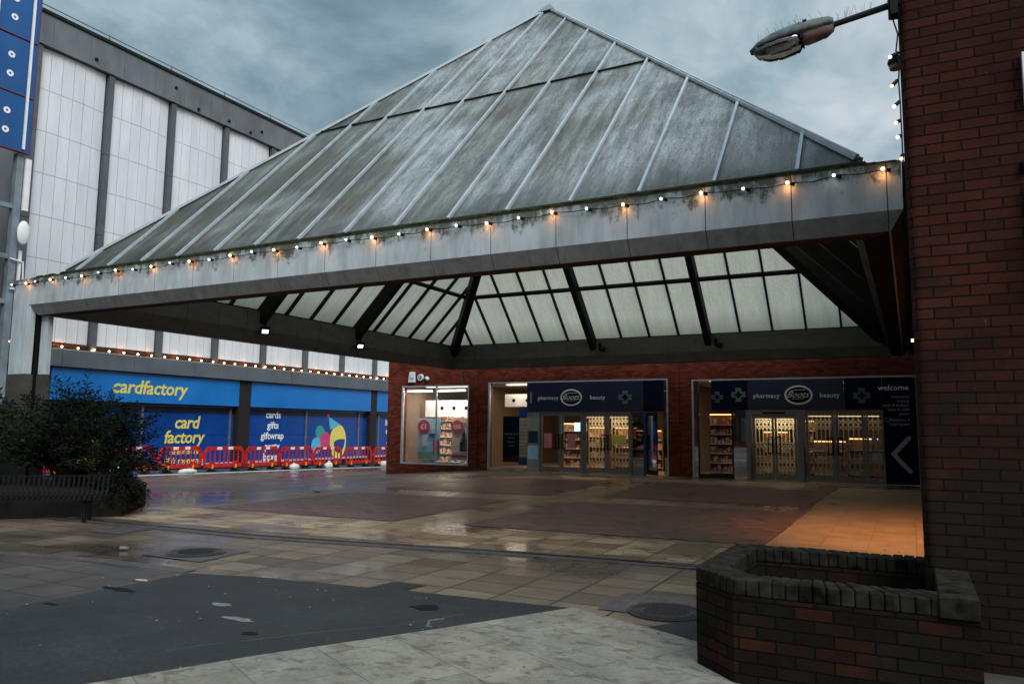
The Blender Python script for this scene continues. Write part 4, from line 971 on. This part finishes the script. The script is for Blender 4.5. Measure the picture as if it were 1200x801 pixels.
tag(MB().box(-12.86, -12.47, FA+.02, FA+.038, 1.05, 1.50).build('door_plate', 'sign_navy', None, (-12.6, FA+.02, 1.05)), 'small navy plate on the pier beside the leftmost glazed door', 'sign')
tag(MB().box(-12.88, -12.45, FA+.02, FA+.038, .45, .95).build('paper_notice', 'poster_blue', None, (-12.6, FA+.02, .45)), 'pale blue paper notice below the navy plate on the pier', 'notice')
for x, lb in ((-12.05, 'red poster hung on the leftmost glazed door'), (-11.10, 'red poster hung on the second glazed door')):
    tag(MB().box(x-.15, x+.15, FA+.05-.03, FA+.045, .88, 1.42).build('door_poster', 'poster_pink', None, (x, FA+.02, .9)), lb, 'poster', 'red door posters')
tag(MB().box(-9.75+.25, -9.0, FA+.02, FA+.032, 1.1, 1.38).build('yellow_notice', 'letter_yellow', None, (-9.2, FA+.02, 1.1)), 'yellow notice taped over the cream grille of the left entrance', 'notice')
tag(MB().box(-11.35, -10.85, FA+.9, FA+.93, 1.50, 1.83).build('screen', 'screen', None, (-11.1, FA+.9, 1.5)), 'lit pale screen hanging behind the second glazed door', 'screen')
# alarms on the brick above the display window
a1 = thing('alarm_box', 'white alarm box on the brick above the display window', 'alarm box', (-18.18, FA, 3.4))
s = MB(); s.hexa([(-18.36, FA-.10, 3.42), (-18.02, FA-.10, 3.42), (-18.02, FA, 3.42), (-18.36, FA, 3.42), (-18.30, FA-.10, 3.86), (-18.06, FA-.10, 3.86), (-18.06, FA, 3.86), (-18.30, FA, 3.86)]); s.build('cover', 'white_paint', a1, bevel=.02)
s = MB(); s.box(-18.27, -18.08, FA-.106, FA-.10, 3.56, 3.62); s.build('blue_strip', 'sky_blue', a1)
a2 = thing('siren_ring', 'oval white siren with dark centre between alarm box and camera', 'siren', (-17.78, FA, 3.5))
s = MB(); s.tube((-17.78, FA, 3.63), (-17.78, FA-.07, 3.63), .145, .13, 18); s.build('body', 'white_paint', a2); s = MB(); s.tube((-17.78, FA-.07, 3.63), (-17.78, FA-.08, 3.63), .075, n=16); s.build('sounder', 'metal_black', a2); s = MB(); s.tube((-17.78, FA-.08, 3.63), (-17.78, FA-.09, 3.63), .03, n=10); s.build('centre', 'white_paint', a2)
a3 = thing('dome_camera', 'small white dome camera on the brick wall', 'camera', (-17.45, FA, 3.5))
s = MB(); s.ball((-17.45, FA-.05, 3.56), .10, 14); s.build('housing', 'white_paint', a3, smooth=True); s = MB(); s.ball((-17.48, FA-.11, 3.53), .055, 10); s.build('lens', 'metal_black', a3)
c4 = thing('pole_camera', 'small dark camera bracket hanging at the back left corner of the canopy', 'camera', (-15.05, 25.0, 3.8))
s = MB(); s.tube((-15.05, 25.0, 3.81), (-15.05, 25.0, 3.45), .02, n=8); s.build('stem', 'metal_frame', c4); s = MB(); s.tube((-15.12, 24.95, 3.42), (-14.93, 24.85, 3.40), .05, n=10); s.ball((-15.05, 25.0, 3.55), .05, 8); s.build('head', 'metal_frame', c4)

# ------------------------------------------------------------ white clad store at the left
WX = -27.47
ws = thing('department_store', 'long pale clad department store with dark pilasters and grey roof band behind the canopy', 'building', (WX, 16, 0))
s = MB(); s.box(-50, WX-.12, 13.0, 62, -1, 15.4); s.build('wall', 'band_grey', ws)
P_, W0 = 2.885, 18.248
RZ = [15.23, 13.68, 12.13, 10.58, 9.03, 7.48, 5.93, 4.55]
for n in range(-1, 11):
    y0, y1 = W0+n*P_+.15, W0+(n+1)*P_-.15
    s = MB()
    for c in range(6):
        ya, yb = y0+(y1-y0)*c/6+.008, y0+(y1-y0)*(c+1)/6-.008
        bow = lambda y: .07*(1-((y-(y0+y1)/2)/((y1-y0)/2))**2)
        for za, zb in zip(RZ, RZ[1:]):
            z0, z1 = zb+.008, za-.008
            s.hexa([(WX-.1, ya, z0), (WX-.02+bow(ya), ya, z0), (WX-.02+bow(yb), yb, z0), (WX-.1, yb, z0), (WX-.1, ya, z1), (WX-.02+bow(ya), ya, z1), (WX-.02+bow(yb), yb, z1), (WX-.1, yb, z1)])
    s.build('cladding_bay', 'cladding', ws)
plain('pilaster_grey', (.075, .087, .095), .5, var=.25, scale=2)
for n in range(-1, 12):
    y = W0+n*P_; s = MB(); ww = .115 if n > -1 else .28; yo = 0 if n > -1 else -.12
    for za, zb in zip([15.2, 12.0, 8.8, 5.6], [12.02, 8.82, 5.62, 4.3]): s.box(WX-.1, WX+.16, y-ww+yo, y+ww+yo, zb, za)
    s.build('pilaster', 'pilaster_grey', ws)
s = MB()
y = 14.4
while y < 60: s.box(WX-.2, WX+.22, y, y+1.42, 15.25, 16.42); y += 1.43
s.build('roof_band', 'band_grey', ws)
s = MB(); s.box(WX-.3, WX+.28, 14.4, 60, 16.43, 16.55); s.build('roof_edge', 'metal_dark', ws)
s = MB(); s.path([Vector((WX-.1, 14.4, 16.90)), Vector((WX-.1, 60, 16.90))], .022, 6)
s.path([Vector((WX-.1, 14.4, 16.73)), Vector((WX-.1, 60, 16.73))], .014, 6)
y = 15.3
while y < 60: s.tube((WX-.1, y, 16.5), (WX-.1, y, 16.95), .03, n=6); y += 2.885
s.build('roof_rail', 'metal_frame', ws)
s = MB()
for yy, zz in ((17.5, 15.55), (21.1, 15.9), (22.3, 15.4), (24.0, 15.5), (26.0, 15.7), (25.3, 15.42)): s.tube((WX+.21, yy, zz), (WX+.26, yy, zz), .07, n=8)
s.build('roof_outlet', 'metal_black', ws)
# red brick plinth line behind the lights, ledge, then shopfront
s = MB(); s.box(WX-.1, WX+.02, 14, 60, 4.20, 4.545); s.build('brick_course', 'brick_plain_dark', ws)
s = MB(); y = 14.0
while y < 60: s.box(WX-.1, WX+.5, y, y+2.87, 3.66, 4.26); y += 2.885
s.build('ledge', 'ledge_grey', ws)
s = MB(); s.box(WX-.1, WX+.51, 14, 60, 4.262, 4.285); s.build('ledge_capping', 'kerb_pale', ws)
for y0, y1 in ((15.9, 16.6), (25.30, 26.0), (34.95, 35.5), (44.5, 45.2)):
    s = MB(); s.box(WX-.05, WX+.32, y0, y1, -1, 3.655); s.build('shop_pillar', 'granite_dark', ws)
def shopwin(y0, y1, posts):
    s = MB(); s.box(WX-.05, WX+.05, y0, y1, -.02, 2.42); w_ = s.build('shop_window', 'vinyl_blue', ws)
    s = MB()
    for p in posts: s.box(WX+.03, WX+.12, p-.04, p+.04, -.05, 2.42)
    s.box(WX+.03, WX+.10, y0, y1, 2.36, 2.44); s.build('mullion', 'metal_frame', w_)
    s = MB(); s.box(WX+.051, WX+.056, y0, y1, 1.18, 1.195); s.box(WX+.051, WX+.056, y0, y1, 2.10, 2.36); s.build('vinyl_seam', 'sign_navy', w_)
    s = MB(); s.box(WX-.05, WX+.18, y0, y1, -.12, -.03); s.build('sill', 'kerb_pale', w_)
    s = MB(); s.box(WX-.05, WX+.10, y0, y1, -1.0, -.125); s.build('plinth', 'metal_dark', w_)
shopwin(16.65, 25.28, (20.55, 25.05)); shopwin(26.02, 34.93, (30.0, 34.2)); shopwin(35.52, 44.4, (36.0, 40))
# signs
g1 = thing('card_shop_sign', 'bright blue fascia sign with yellow cardfactory lettering left of the dark pillar', 'sign', (WX, 16.7, 2.45), 'blue fascia signs of the card shop')
s = MB(); s.box(WX, WX+.34, 16.62, 25.29, 2.47, 3.64); s.build('board', 'sign_blue', g1)
lettering('cardfactory', .76, 'letter_yellow', g1, on_side(WX+.35, 20.68, 2.82), shear=.18, bold=.014, space=.98)
g2 = thing('card_shop_sign', 'plain bright blue fascia sign between the two dark pillars', 'sign', (WX, 26, 2.45), 'blue fascia signs of the card shop')
s = MB(); s.box(WX, WX+.34, 26.02, 34.93, 2.47, 3.64); s.build('board', 'sign_blue', g2)
g3 = thing('card_shop_sign', 'short visible end of blue fascia sign beside the brick corner', 'sign', (WX, 35.5, 2.45), 'blue fascia signs of the card shop')
s = MB(); s.box(WX, WX+.34, 35.52, 44.4, 2.47, 3.64); s.build('board', 'sign_blue', g3)
v1 = thing('window_lettering', 'yellow card factory lettering on the blue window left of the dark pillar', 'window lettering', (WX+.05, 22.7, 1))
lettering('card', .74, 'letter_yellow', v1, on_side(WX+.055, 22.75, 1.47), shear=.18, bold=.014, space=.96); lettering('factory', .74, 'letter_yellow', v1, on_side(WX+.055, 22.65, .85), shear=.18, bold=.014, space=.96)
lettering("celebrate all", .30, 'letter_yellow', v1, on_side(WX+.055, 22.7, .38), shear=.15, bold=.006); lettering("life's moments", .34, 'letter_yellow', v1, on_side(WX+.055, 22.7, .0), shear=.15, bold=.006)
v2 = thing('window_lettering', 'white list reading cards gifts giftwrap party boxes on the blue window', 'window lettering', (WX+.05, 27.8, 1))
for i, tx in enumerate(('cards', 'gifts', 'giftwrap', 'party', 'boxes')): lettering(tx, .46, 'letter_white', v2, on_side(WX+.055, 27.75, 1.98-.50*i), bold=.010)
v3 = thing('window_lettering', 'white and yellow words on the blue window beside the brick corner', 'window lettering', (WX+.05, 37, 1))
lettering("life's", .46, 'letter_white', v3, on_side(WX+.055, 37.1, 1.7), bold=.010); lettering('celebrations', .46, 'letter_white', v3, on_side(WX+.055, 37.9, 1.2), bold=.010); lettering('cards & gifts', .30, 'letter_yellow', v3, on_side(WX+.055, 37.6, .6), bold=.006)
# party logo: smiling yellow face with cone hat and balloons
fl = thing('party_logo', 'yellow smiling face with blue party hat and three balloons on the blue window', 'window graphic', (WX+.05, 32.3, 1))
def disc(y, z, ry, rz, mat, name, x=WX+.052, tilt=0, n=28):
    s = MB(); s.prism3([(x, y+ry*math.cos(2*math.pi*k/n)*math.cos(tilt)-rz*math.sin(2*math.pi*k/n)*math.sin(tilt), z+ry*math.cos(2*math.pi*k/n)*math.sin(tilt)+rz*math.sin(2*math.pi*k/n)*math.cos(tilt)) for k in range(n)], (.012, 0, 0)); s.build(name, mat, fl)
disc(32.55, .80, .66, .92, 'letter_yellow', 'face')
s = MB(); s.prism3([(WX+.066, 32.55+.44*math.cos(a)+.1, .82+.06*math.cos(a)+(.62*math.sin(a) if math.sin(a) < 0 else .10*math.sin(a))) for a in [2*math.pi*k/24 for k in range(24)]], (.01, 0, 0)); s.build('mouth', 'vinyl_blue', fl)
s = MB(); s.prism3([(WX+.066, 31.85, 1.42), (WX+.066, 32.70, 1.70), (WX+.066, 31.72, 2.12)], (.01, 0, 0)); s.build('hat', 'sky_blue', fl)
disc(31.70, 2.16, .09, .09, 'pink', 'hat_bobble')
disc(31.1, 1.30, .34, .36, 'teal', 'balloon'); disc(30.85, .62, .38, .42, 'sky_blue', 'balloon', WX+.066); disc(31.5, .86, .38, .46, 'pink', 'balloon', WX+.08)
# festoon on the ledge
f2_ = thing('festoon_string', 'festoon string of small warm bulbs along the ledge of the pale store', 'string lights', (WX+.2, 20, 4.42))
pts = []; y = 14.5; k = 0; ybs = []
while y < 44:
    ybs.append(y); pts.append(Vector((WX+.22, y, 4.42))); pts.append(Vector((WX+.22, y+.3, 4.37))); y += .62
s = MB(); s.path(pts, .01, 4); s.build('cable', 'metal_black', f2_)
for k, y in enumerate(ybs):
    s = MB(); s.ball((WX+.24, y, 4.385), .038, 8); s.build('bulb', 'bulb_warm', f2_)
    if k % 2 == 0: light('bulb_glow', 'POINT', (WX+.22, y, 4.37), 3, (1, .42, .16), .05, parent=f2_)

# ------------------------------------------------------------ red plastic barriers
def barrier0():
    t_ = thing('safety_barrier', '', 'barrier', (0, 0, 0), 'red plastic barriers along the card shop')
    Ln = 2.02; s = MB(); d = .05
    def b(x0, x1, z0, z1): s.box(x0, x1, -d/2, d/2, z0, z1)
    b(.18, Ln-.18, .86, 1.0); b(.02, Ln-.02, .17, .32); b(0, .09, .17, .82); b(Ln-.09, Ln, .17, .82)
    for sg, x in ((1, 0), (-1, Ln)): s.prism3([(x, -d/2, .80), (x+sg*.18, -d/2, 1.0), (x+sg*.24, -d/2, .865), (x+sg*.09, -d/2, .72)], (0, d, 0))
    for k in range(7): x = .30+k*(Ln-.60)/6; s.box(x-.02, x+.02, -.018, .018, .32, .86)
    for x in (.42, Ln-.42): s.prism3([(x-.15, -d/2-.002, .32), (x+.15, -d/2-.002, .32), (x+.08, -d/2-.002, .42), (x-.08, -d/2-.002, .42)], (0, d+.004, 0))
    s.box(-.10, .0, -.02, .02, .55, .68); s.box(Ln, Ln+.02, -.02, .02, .3, .75)
    s.build('panel', 'plastic_red', t_)
    for x in (.62, 1.18):
        s = MB(); s.box(x, x+.24, -.033, .033, .875, .985); s.build('reflector', 'reflector_white', t_)
    for x in (.42, Ln-.42):
        s = MB(); s.hexa([(x-.05, -.30, 0), (x+.05, -.30, 0), (x+.05, .30, 0), (x-.05, .30, 0), (x-.03, -.06, .13), (x+.03, -.06, .13), (x+.03, .06, .13), (x-.03, .06, .13)]); f_ = s.build('foot', 'rubber_black', t_)
        s = MB(); s.box(x-.035, x+.035, -.04, .04, .12, .28); s.build('foot_clip', 'plastic_yellow', f_)
    return t_
b0 = barrier0()
ys_b = [15.2, 17.35, 19.55, 21.65, 23.80, 25.85, 28.00, 30.25, 32.45, 34.6]
lbs = ['mostly hidden behind the shrub', 'half covered by the shrub branches', 'in front of the yellow card factory lettering', 'in front of the dark pillar left of the word list', 'in front of the white word list', 'just right of the white word list', 'in front of the party face logo', 'left of the second dark pillar', 'in front of the second dark pillar', 'rightmost, cut off by the brick corner']
for i, y in enumerate(ys_b):
    x = -25+rnd.uniform(-.08, .08); o = b0 if i == 0 else dup(b0, (0, 0, 0))
    o.location = (x, y, gz(x, y)); sl = math.atan2(gz(x, y+2)-gz(x, y), 2)
    o.rotation_euler = (0, -sl*0, R(90)+rnd.uniform(-.05, .05)); o['label'] = 'red plastic safety barrier '+lbs[i]
# sandbags
for i, (x, y, sx, lb) in enumerate(((-24.6, 17.6, .28, 'white sandbag on the barrier foot by the shrub'), (-24.5, 20.5, .42, 'flat white sandbag below the yellow lettering'), (-24.6, 26.3, .24, 'white sandbag on a barrier foot by the word list'), (-24.6, 28.6, .24, 'white sandbag under the party logo barrier'), (-24.6, 32.9, .22, 'grey white sandbag near the second pillar'))):
    z = gz(x, y); s = MB(); h = .16 if i != 1 else .11
    n = 12
    s.ball((x, y, z+h*.8), 1, 12, .2, sx, h)
    for v in s.v:
        v.x += .03*math.sin(v.y*23+i); v.z = max(z+.005, v.z+.02*math.sin(v.y*31+v.x*17)); 
    if i in (0, 3): 
        s.tube((x, y, z+h*1.3), (x, y+.05, z+h*1.3+.16), .10, .03, 8)
    tag(s.build('sandbag', 'bag_white', None, (x, y, z), smooth=True), lb, 'sandbag', 'white sandbags on the barrier feet')

# ------------------------------------------------------------ blue sign tower at the left edge
tw = thing('sign_tower', 'tall blue panelled sign tower with white ring marks on a steel frame at left edge', 'sign tower', (-20, 10, 0))
TX = -20.0
for i, (z0, z1) in enumerate(((8.54, 9.97), (10.02, 11.47), (11.53, 13.0), (13.05, 14.5))):
    s = MB(); s.box(TX-.1, TX, 6.0, 11.24, z0, z1); p = s.build('blue_panel', 'tower_blue', tw)
    s = MB(); s.box(TX-.11, TX+.012, 6.0, 11.255, z0-.018, z0); s.box(TX-.11, TX+.012, 11.24, 11.255, z0, z1); s.build('red_edge', 'trim_red', p)
    s = MB()
    for yy in (10.60, 9.6, 8.6, 7.6):
        for zz in (z0+.45, z0+.95):
            n = 16
            for k in range(n):
                a0, a1 = 2*math.pi*k/n, 2*math.pi*(k+1)/n
                s.hexa([(xx, yy+r_*math.cos(a), zz+r_*math.sin(a)) for xx in (TX+.002, TX+.012) for r_, a in ((.085, a0), (.085, a1), (.03, a1), (.03, a0))])
    s.build('ring_mark', 'letter_white', p)
s = MB()
for yy in (11.03, 10.15): s.box(TX+.01, TX+.05, yy, yy+.06, 8.6, 14.5)
s.build('white_strip', 'white_paint', tw)
s = MB()
for yy in (11.02, 8.5, 6.2): s.box(TX-.25, TX-.09, yy-.02, yy+.15, 0, 8.5)
for zz in (7.05, 5.75, 4.6): s.box(TX-.2, TX-.12, 6.2, 11.05, zz, zz+.12)
s.build('steel_post', 'metal_grey_blue', tw)
s = MB(); s.box(TX-3, TX-.6, 6, 10.6, 0, 14.5); s.build('core_wall', 'metal_dark', tw)
for q in ((11.20, 11.34, 7.05, 8.42), (11.22, 11.28, 4.95, 6.0)): MB().box(TX-.10, TX-.04, *q).build('cover_strip', 'white_paint', tw)
s = MB()
s.path([Vector((TX-.05, 11.0, 5.75)), Vector((TX+.0, 11.3, 5.7)), Vector((TX, 11.34, 5.0)), Vector((TX-.05, 11.05, 4.98))], .02, 6); s.build('rail', 'white_paint', tw)
ds = thing('satellite_dish', 'white satellite dish on the post below the blue panels', 'satellite dish', (TX, 11.25, 6.4))
c = Vector((TX+.02, 11.18, 6.42)); s = MB(); s.ball(c+Vector((.1, 0, 0)), .32, 20, .22, .5, 1.0); s.build('reflector', 'white_paint', ds, smooth=True)
s = MB(); s.bar(c+Vector((-.1, -.05, 0)), c+Vector((.04, 0, 0)), .05, .05); s.build('mount', 'metal_dark', ds)

# ------------------------------------------------------------ bench, planted bed and shrubs at the left
bp = thing('raised_bed', 'dark low raised bed behind the bench holding the shrubs', 'planter', (-14.2, 9.3, 0))
bed = [(-12.30, 8.95), (-13.6, 7.75), (-15.3, 6.3), (-17.5, 6.6), (-17.5, 10.2), (-13.6, 10.4)]
plain('bed_wall', (.02, .017, .014), .9, var=.4)
s = MB(); s.prism(bed, -.1, .42); s.build('wall', 'bed_wall', bp)
cxy = (sum(p[0] for p in bed)/6, sum(p[1] for p in bed)/6)
s = MB(); s.prism([(cxy[0]+(x-cxy[0])*.93, cxy[1]+(y-cxy[1])*.93) for x, y in bed], .421, .45); s.build('soil_bed', 'soil', bp)
bn = thing('bench', 'black slatted metal bench in front of the dark shrubs', 'bench', (-13.1, 7.85, 0))
A_, B_ = Vector((-13.85, 7.1, 0)), Vector((-12.15, 8.6, 0)); bd = (B_-A_).normalized(); bnn = Vector((bd.y, -bd.x, 0))   # towards the camera
Ln = (B_-A_).length; ns = 30
s = MB()
for k in range(ns):
    p = A_+bd*(Ln*(k+.5)/ns)
    pr = [(-.03, .75), (-.01, .68), (.03, .50), (.07, .42), (.14, .395), (.36, .40), (.46, .425), (.50, .40), (.505, .36)]
    for (u0, z0), (u1, z1) in zip(pr, pr[1:]): s.bar(p+bnn*u0+Vector((0, 0, z0)), p+bnn*u1+Vector((0, 0, z1)), .030, .010, bnn if u1-u0 < .06 else (0, 0, 1))
s.build('slat', 'metal_black', bn)
s = MB()
for u, z in ((-.03, .73), (.06, .40), (.47, .385)): s.bar(A_+bnn*u+Vector((0, 0, z)), B_+bnn*u+Vector((0, 0, z)), .035, .02)
s.build('rail', 'metal_black', bn)
for tt in (.12, .88):
    p = A_+bd*(Ln*tt); s = MB(); s.bar(p+bnn*.10, p+bnn*.10+Vector((0, 0, .40)), .05, .05, bnn); s.bar(p+bnn*.40, p+bnn*.40+Vector((0, 0, .39)), .05, .05, bnn); s.bar(p+bnn*.08+Vector((0, 0, .37)), p+bnn*.46+Vector((0, 0, .37)), .04, .03); s.build('leg', 'metal_black', bn)
def fronds(centre, rx, ry, rz, n_br, leaves, leafsz, mat, name_thing, label, seed, stem_base, droop=.35, zmin=.05, flat=.5):
    r_ = random.Random(seed); t_ = thing(name_thing, label, 'shrub', stem_base)
    st = MB(); lf = MB(); c0 = Vector(centre); sb = Vector(stem_base)
    for i in range(n_br):
        a = r_.uniform(0, 2*math.pi); el = math.asin(r_.uniform(-.35, 1)); rad = r_.uniform(.35, 1)**.6
        tip = c0+Vector((rx*math.cos(a)*math.cos(el)*rad, ry*math.sin(a)*math.cos(el)*rad, rz*math.sin(el)*rad))
        root = sb+Vector((r_.uniform(-.2, .2)*rx, r_.uniform(-.2, .2)*ry, 0)); mid = root+(tip-root)*.5+Vector((0, 0, rz*.30*r_.uniform(.3, 1)))
        if tip.z < zmin: tip.z = zmin
        pts = []
        for k in range(9):
            u = k/8; p = root*(1-u)**2+mid*2*u*(1-u)+tip*u*u; p.z -= droop*.25*u**4; pts.append(p)
        if i % 3 == 0:
            for k in range(8): st.tube(pts[k], pts[k+1], .016*(1-k/9), .016*(1-(k+1)/9), 4, False)
        for k in range(leaves):
            u = .35+.65*(k/leaves); f = u*8; j = min(7, int(f)); p = pts[j].lerp(pts[j+1], f-j); d = (pts[j+1]-pts[j]).normalized()
            sdn = Vector((r_.gauss(0, 1), r_.gauss(0, 1), r_.gauss(0, flat))).normalized()
            dd = (d*.6+sdn*.8+Vector((0, 0, -.15))).normalized(); ln = leafsz*r_.uniform(.6, 1.5); p = p+sdn*r_.uniform(0, .05)
            wv = dd.cross(Vector((r_.gauss(0, 1), r_.gauss(0, 1), r_.gauss(0, 1)))).normalized()*ln*.16
            lf.face([p, p+dd*ln*.45+wv, p+dd*ln, p+dd*ln*.45-wv])
    st.build('stem', 'bark', t_); lf.build('foliage', mat, t_); return t_
fronds((-14.35, 9.2, 1.30), 1.40, 1.2, 1.38, 300, 60, .075, 'leaf_dark', 'evergreen_shrub', 'large dark evergreen shrub behind the bench beside the canopy column', 1, (-14.3, 9.3, .5))
fronds((-13.1, 9.3, 1.25), 1.2, .95, 1.1, 170, 55, .075, 'leaf_dark', 'evergreen_shrub', 'dark spreading shrub reaching right over the barriers', 2, (-13.4, 9.3, .5), droop=.8)
fronds((-12.6, 9.1, .55), .62, .5, .50, 190, 45, .06, 'leaf_dark', 'trailing_shrub', 'low dark trailing shrub spilling over the bed corner right of the bench', 3, (-12.9, 9.1, .45), droop=1.2)
fronds((-15.8, 7.9, 1.5), 1.25, 1.2, 1.15, 330, 60, .085, 'leaf_dark', 'evergreen_shrub', 'dark shrub at the left picture edge behind the bench', 4, (-15.7, 8.2, .5))
fronds((-10.0, 5.62, 1.72), .60, .5, .34, 46, 80, .055, 'leaf_fern', 'conifer_shrub', 'green feathery conifer fronds reaching in from the left edge', 5, (-11.1, 5.0, 0), droop=.5, flat=.15)
fronds((-13.35, 9.05, 1.15), .32, .25, .42, 26, 26, .055, 'leaf_yellow', 'yellow_shrub', 'small patch of yellow leaves among the dark shrubs above the bench end', 6, (-13.4, 9.1, .6))

# ------------------------------------------------------------ small litter and marks
def blob(x, y, r_, mat, name, label, cat, z=.010, squash=.6, seed=0, h=.004):
    rr_ = random.Random(seed); n = 14
    s = MB(); s.prism([(x+r_*math.cos(2*math.pi*k/n)*rr_.uniform(.6, 1.15), y+r_*squash*math.sin(2*math.pi*k/n)*rr_.uniform(.6, 1.15)) for k in range(n)], z, z+h); o = s.build(name, mat, None, (x, y, z)); tag(o, label, cat); return o
blob(-5.55, 5.08, .13, 'debris', 'paint_patch', 'pale scuffed patch on the asphalt left of centre', 'ground mark', .0085, .45, 1, .003)
blob(-5.02, 4.78, .17, 'debris', 'paint_patch', 'larger pale torn patch on the asphalt', 'ground mark', .0085, .35, 2, .003)
blob(-7.1, 5.45, .10, 'wood_pale', 'leaf_litter', 'pale brown leaf scrap at the far edge of the asphalt', 'litter', .0085, .4, 3)
blob(-3.9, 5.9, .16, 'metal_black', 'tar_patch', 'black square tar patch on the asphalt near the concrete', 'ground mark', .0085, .7, 4, .003)
blob(-4.6, 4.5, .08, 'metal_black', 'tar_patch', 'small black tar spot at the concrete edge of the asphalt', 'ground mark', .0085, .6, 5, .003)
cn2 = thing('drinks_can', 'crushed silver drinks can lying on the slabs left of the manhole', 'can', (-9.0, 6.62, .03))
s = MB(); s.tube((-9.05, 6.60, .03), (-8.95, 6.64, .028), .026, .022, 10); s.build('body', 'metal_frame', cn2)
for i, (x, y, lb) in enumerate(((-7.2, 24.9, 'white paper scrap by the brick pier'), (-1.6, 18.3, 'white paper scrap on the lamplit slabs'), (-12.9, 14.6, 'white paper scrap on the wet paving near the barriers'))):
    blob(x, y, .09, 'debris', 'paper_scrap', lb, 'litter', .014, .6, 20+i, .02)

# ------------------------------------------------------------ street behind the camera (seen only in reflections)
def terrace(x0, x1, y0, h, label, face=1):
    t_ = thing('brick_terrace', label, 'building', ((x0+x1)/2, y0, 0))
    s = MB(); s.box(x0, x1, y0-8, y0, -.1, h); s.build('wall', 'brick_red_shop', t_)
    s = MB(); s.box(x0-.1, x1+.1, y0-8.1, y0+.15, h+.003, h+.3); s.build('roof', 'concrete_grey', t_)
    x = x0+1
    while x < x1-2:
        for z in (3.8, 6.4):
            if z+1.5 < h:
                MB().box(x, x+1.2, y0+.003, y0+.03, z, z+1.4).build('window', 'metal_frame', t_)
        MB().box(x-.3, x+2.0, y0+.003, y0+.05, .5, 2.8).build('shop_window', 'glass_mirror', t_)
        x += 3
    s = MB(); s.box(x0+.2, x1-.2, y0+.003, y0+.12, 2.9, 3.5); s.build('shop_fascia', 'sign_navy', t_)
terrace(-34, -12, -24, 8.5, 'brick terrace of shops behind the camera, left part'); terrace(-11, 10, -26, 9.5, 'brick terrace of shops behind the camera, right part')
# cracks, older patch seam and grit on the asphalt
def crack(pts, w_, mat, label):
    s = MB(); rr_ = random.Random(len(pts)*7+int(pts[0][0]*10))
    P2 = []
    for a, b2 in zip(pts, pts[1:]):
        for k in range(8):
            f = k/8; P2.append((a[0]+(b2[0]-a[0])*f+rr_.gauss(0, .012), a[1]+(b2[1]-a[1])*f+rr_.gauss(0, .012)))
    for a, b2 in zip(P2, P2[1:]):
        d = math.hypot(b2[0]-a[0], b2[1]-a[1]) or 1; nx, ny = -(b2[1]-a[1])/d*w_*rr_.uniform(.4, 1), (b2[0]-a[0])/d*w_*rr_.uniform(.4, 1)
        s.prism([(a[0]-nx, a[1]-ny), (b2[0]-nx, b2[1]-ny), (b2[0]+nx, b2[1]+ny), (a[0]+nx, a[1]+ny)], .0082, .0105)
    o = s.build('surface_crack', mat, None, (pts[0][0], pts[0][1], .008)); tag(o, label, 'ground mark')
plain('seam_grey', (.06, .062, .062), .8)
crack([(-4.75, 3.9), (-4.2, 4.75), (-3.75, 5.3), (-3.45, 5.9)], .008, 'seam_grey', 'thin pale seam along the asphalt beside the concrete slabs')
crack([(-3.5, 5.35), (-3.62, 5.5), (-3.55, 5.65)], .012, 'debris', 'short pale curved scratch at the asphalt edge')
blob(-6.9, 5.05, .30, 'metal_black', 'damp_patch', 'long damp black stain at the far left edge of the asphalt', 'ground mark', .0085, .22, 31, .0015)
blob(-6.85, 4.35, .12, 'metal_black', 'damp_patch', 'small damp black stain left on the asphalt', 'ground mark', .0085, .3, 32, .0015)
gr = MB(); rr2 = random.Random(5)
for _ in range(240):
    x, y = rr2.uniform(-9, 0), rr2.uniform(3.2, 12)
    if x > -1.5 and y < 7.2: continue
    a = rr2.uniform(.006, .016); gr.ball((x, y, .012+a*.3), a, 5, 1, rr2.uniform(.5, 1), .5)
o = gr.build('grit', 'debris', None, (-4, 6, 0)); o['kind'] = 'stuff'; o['label'] = 'scattered pale grit and crumbs on the paving'; o['category'] = 'grit'
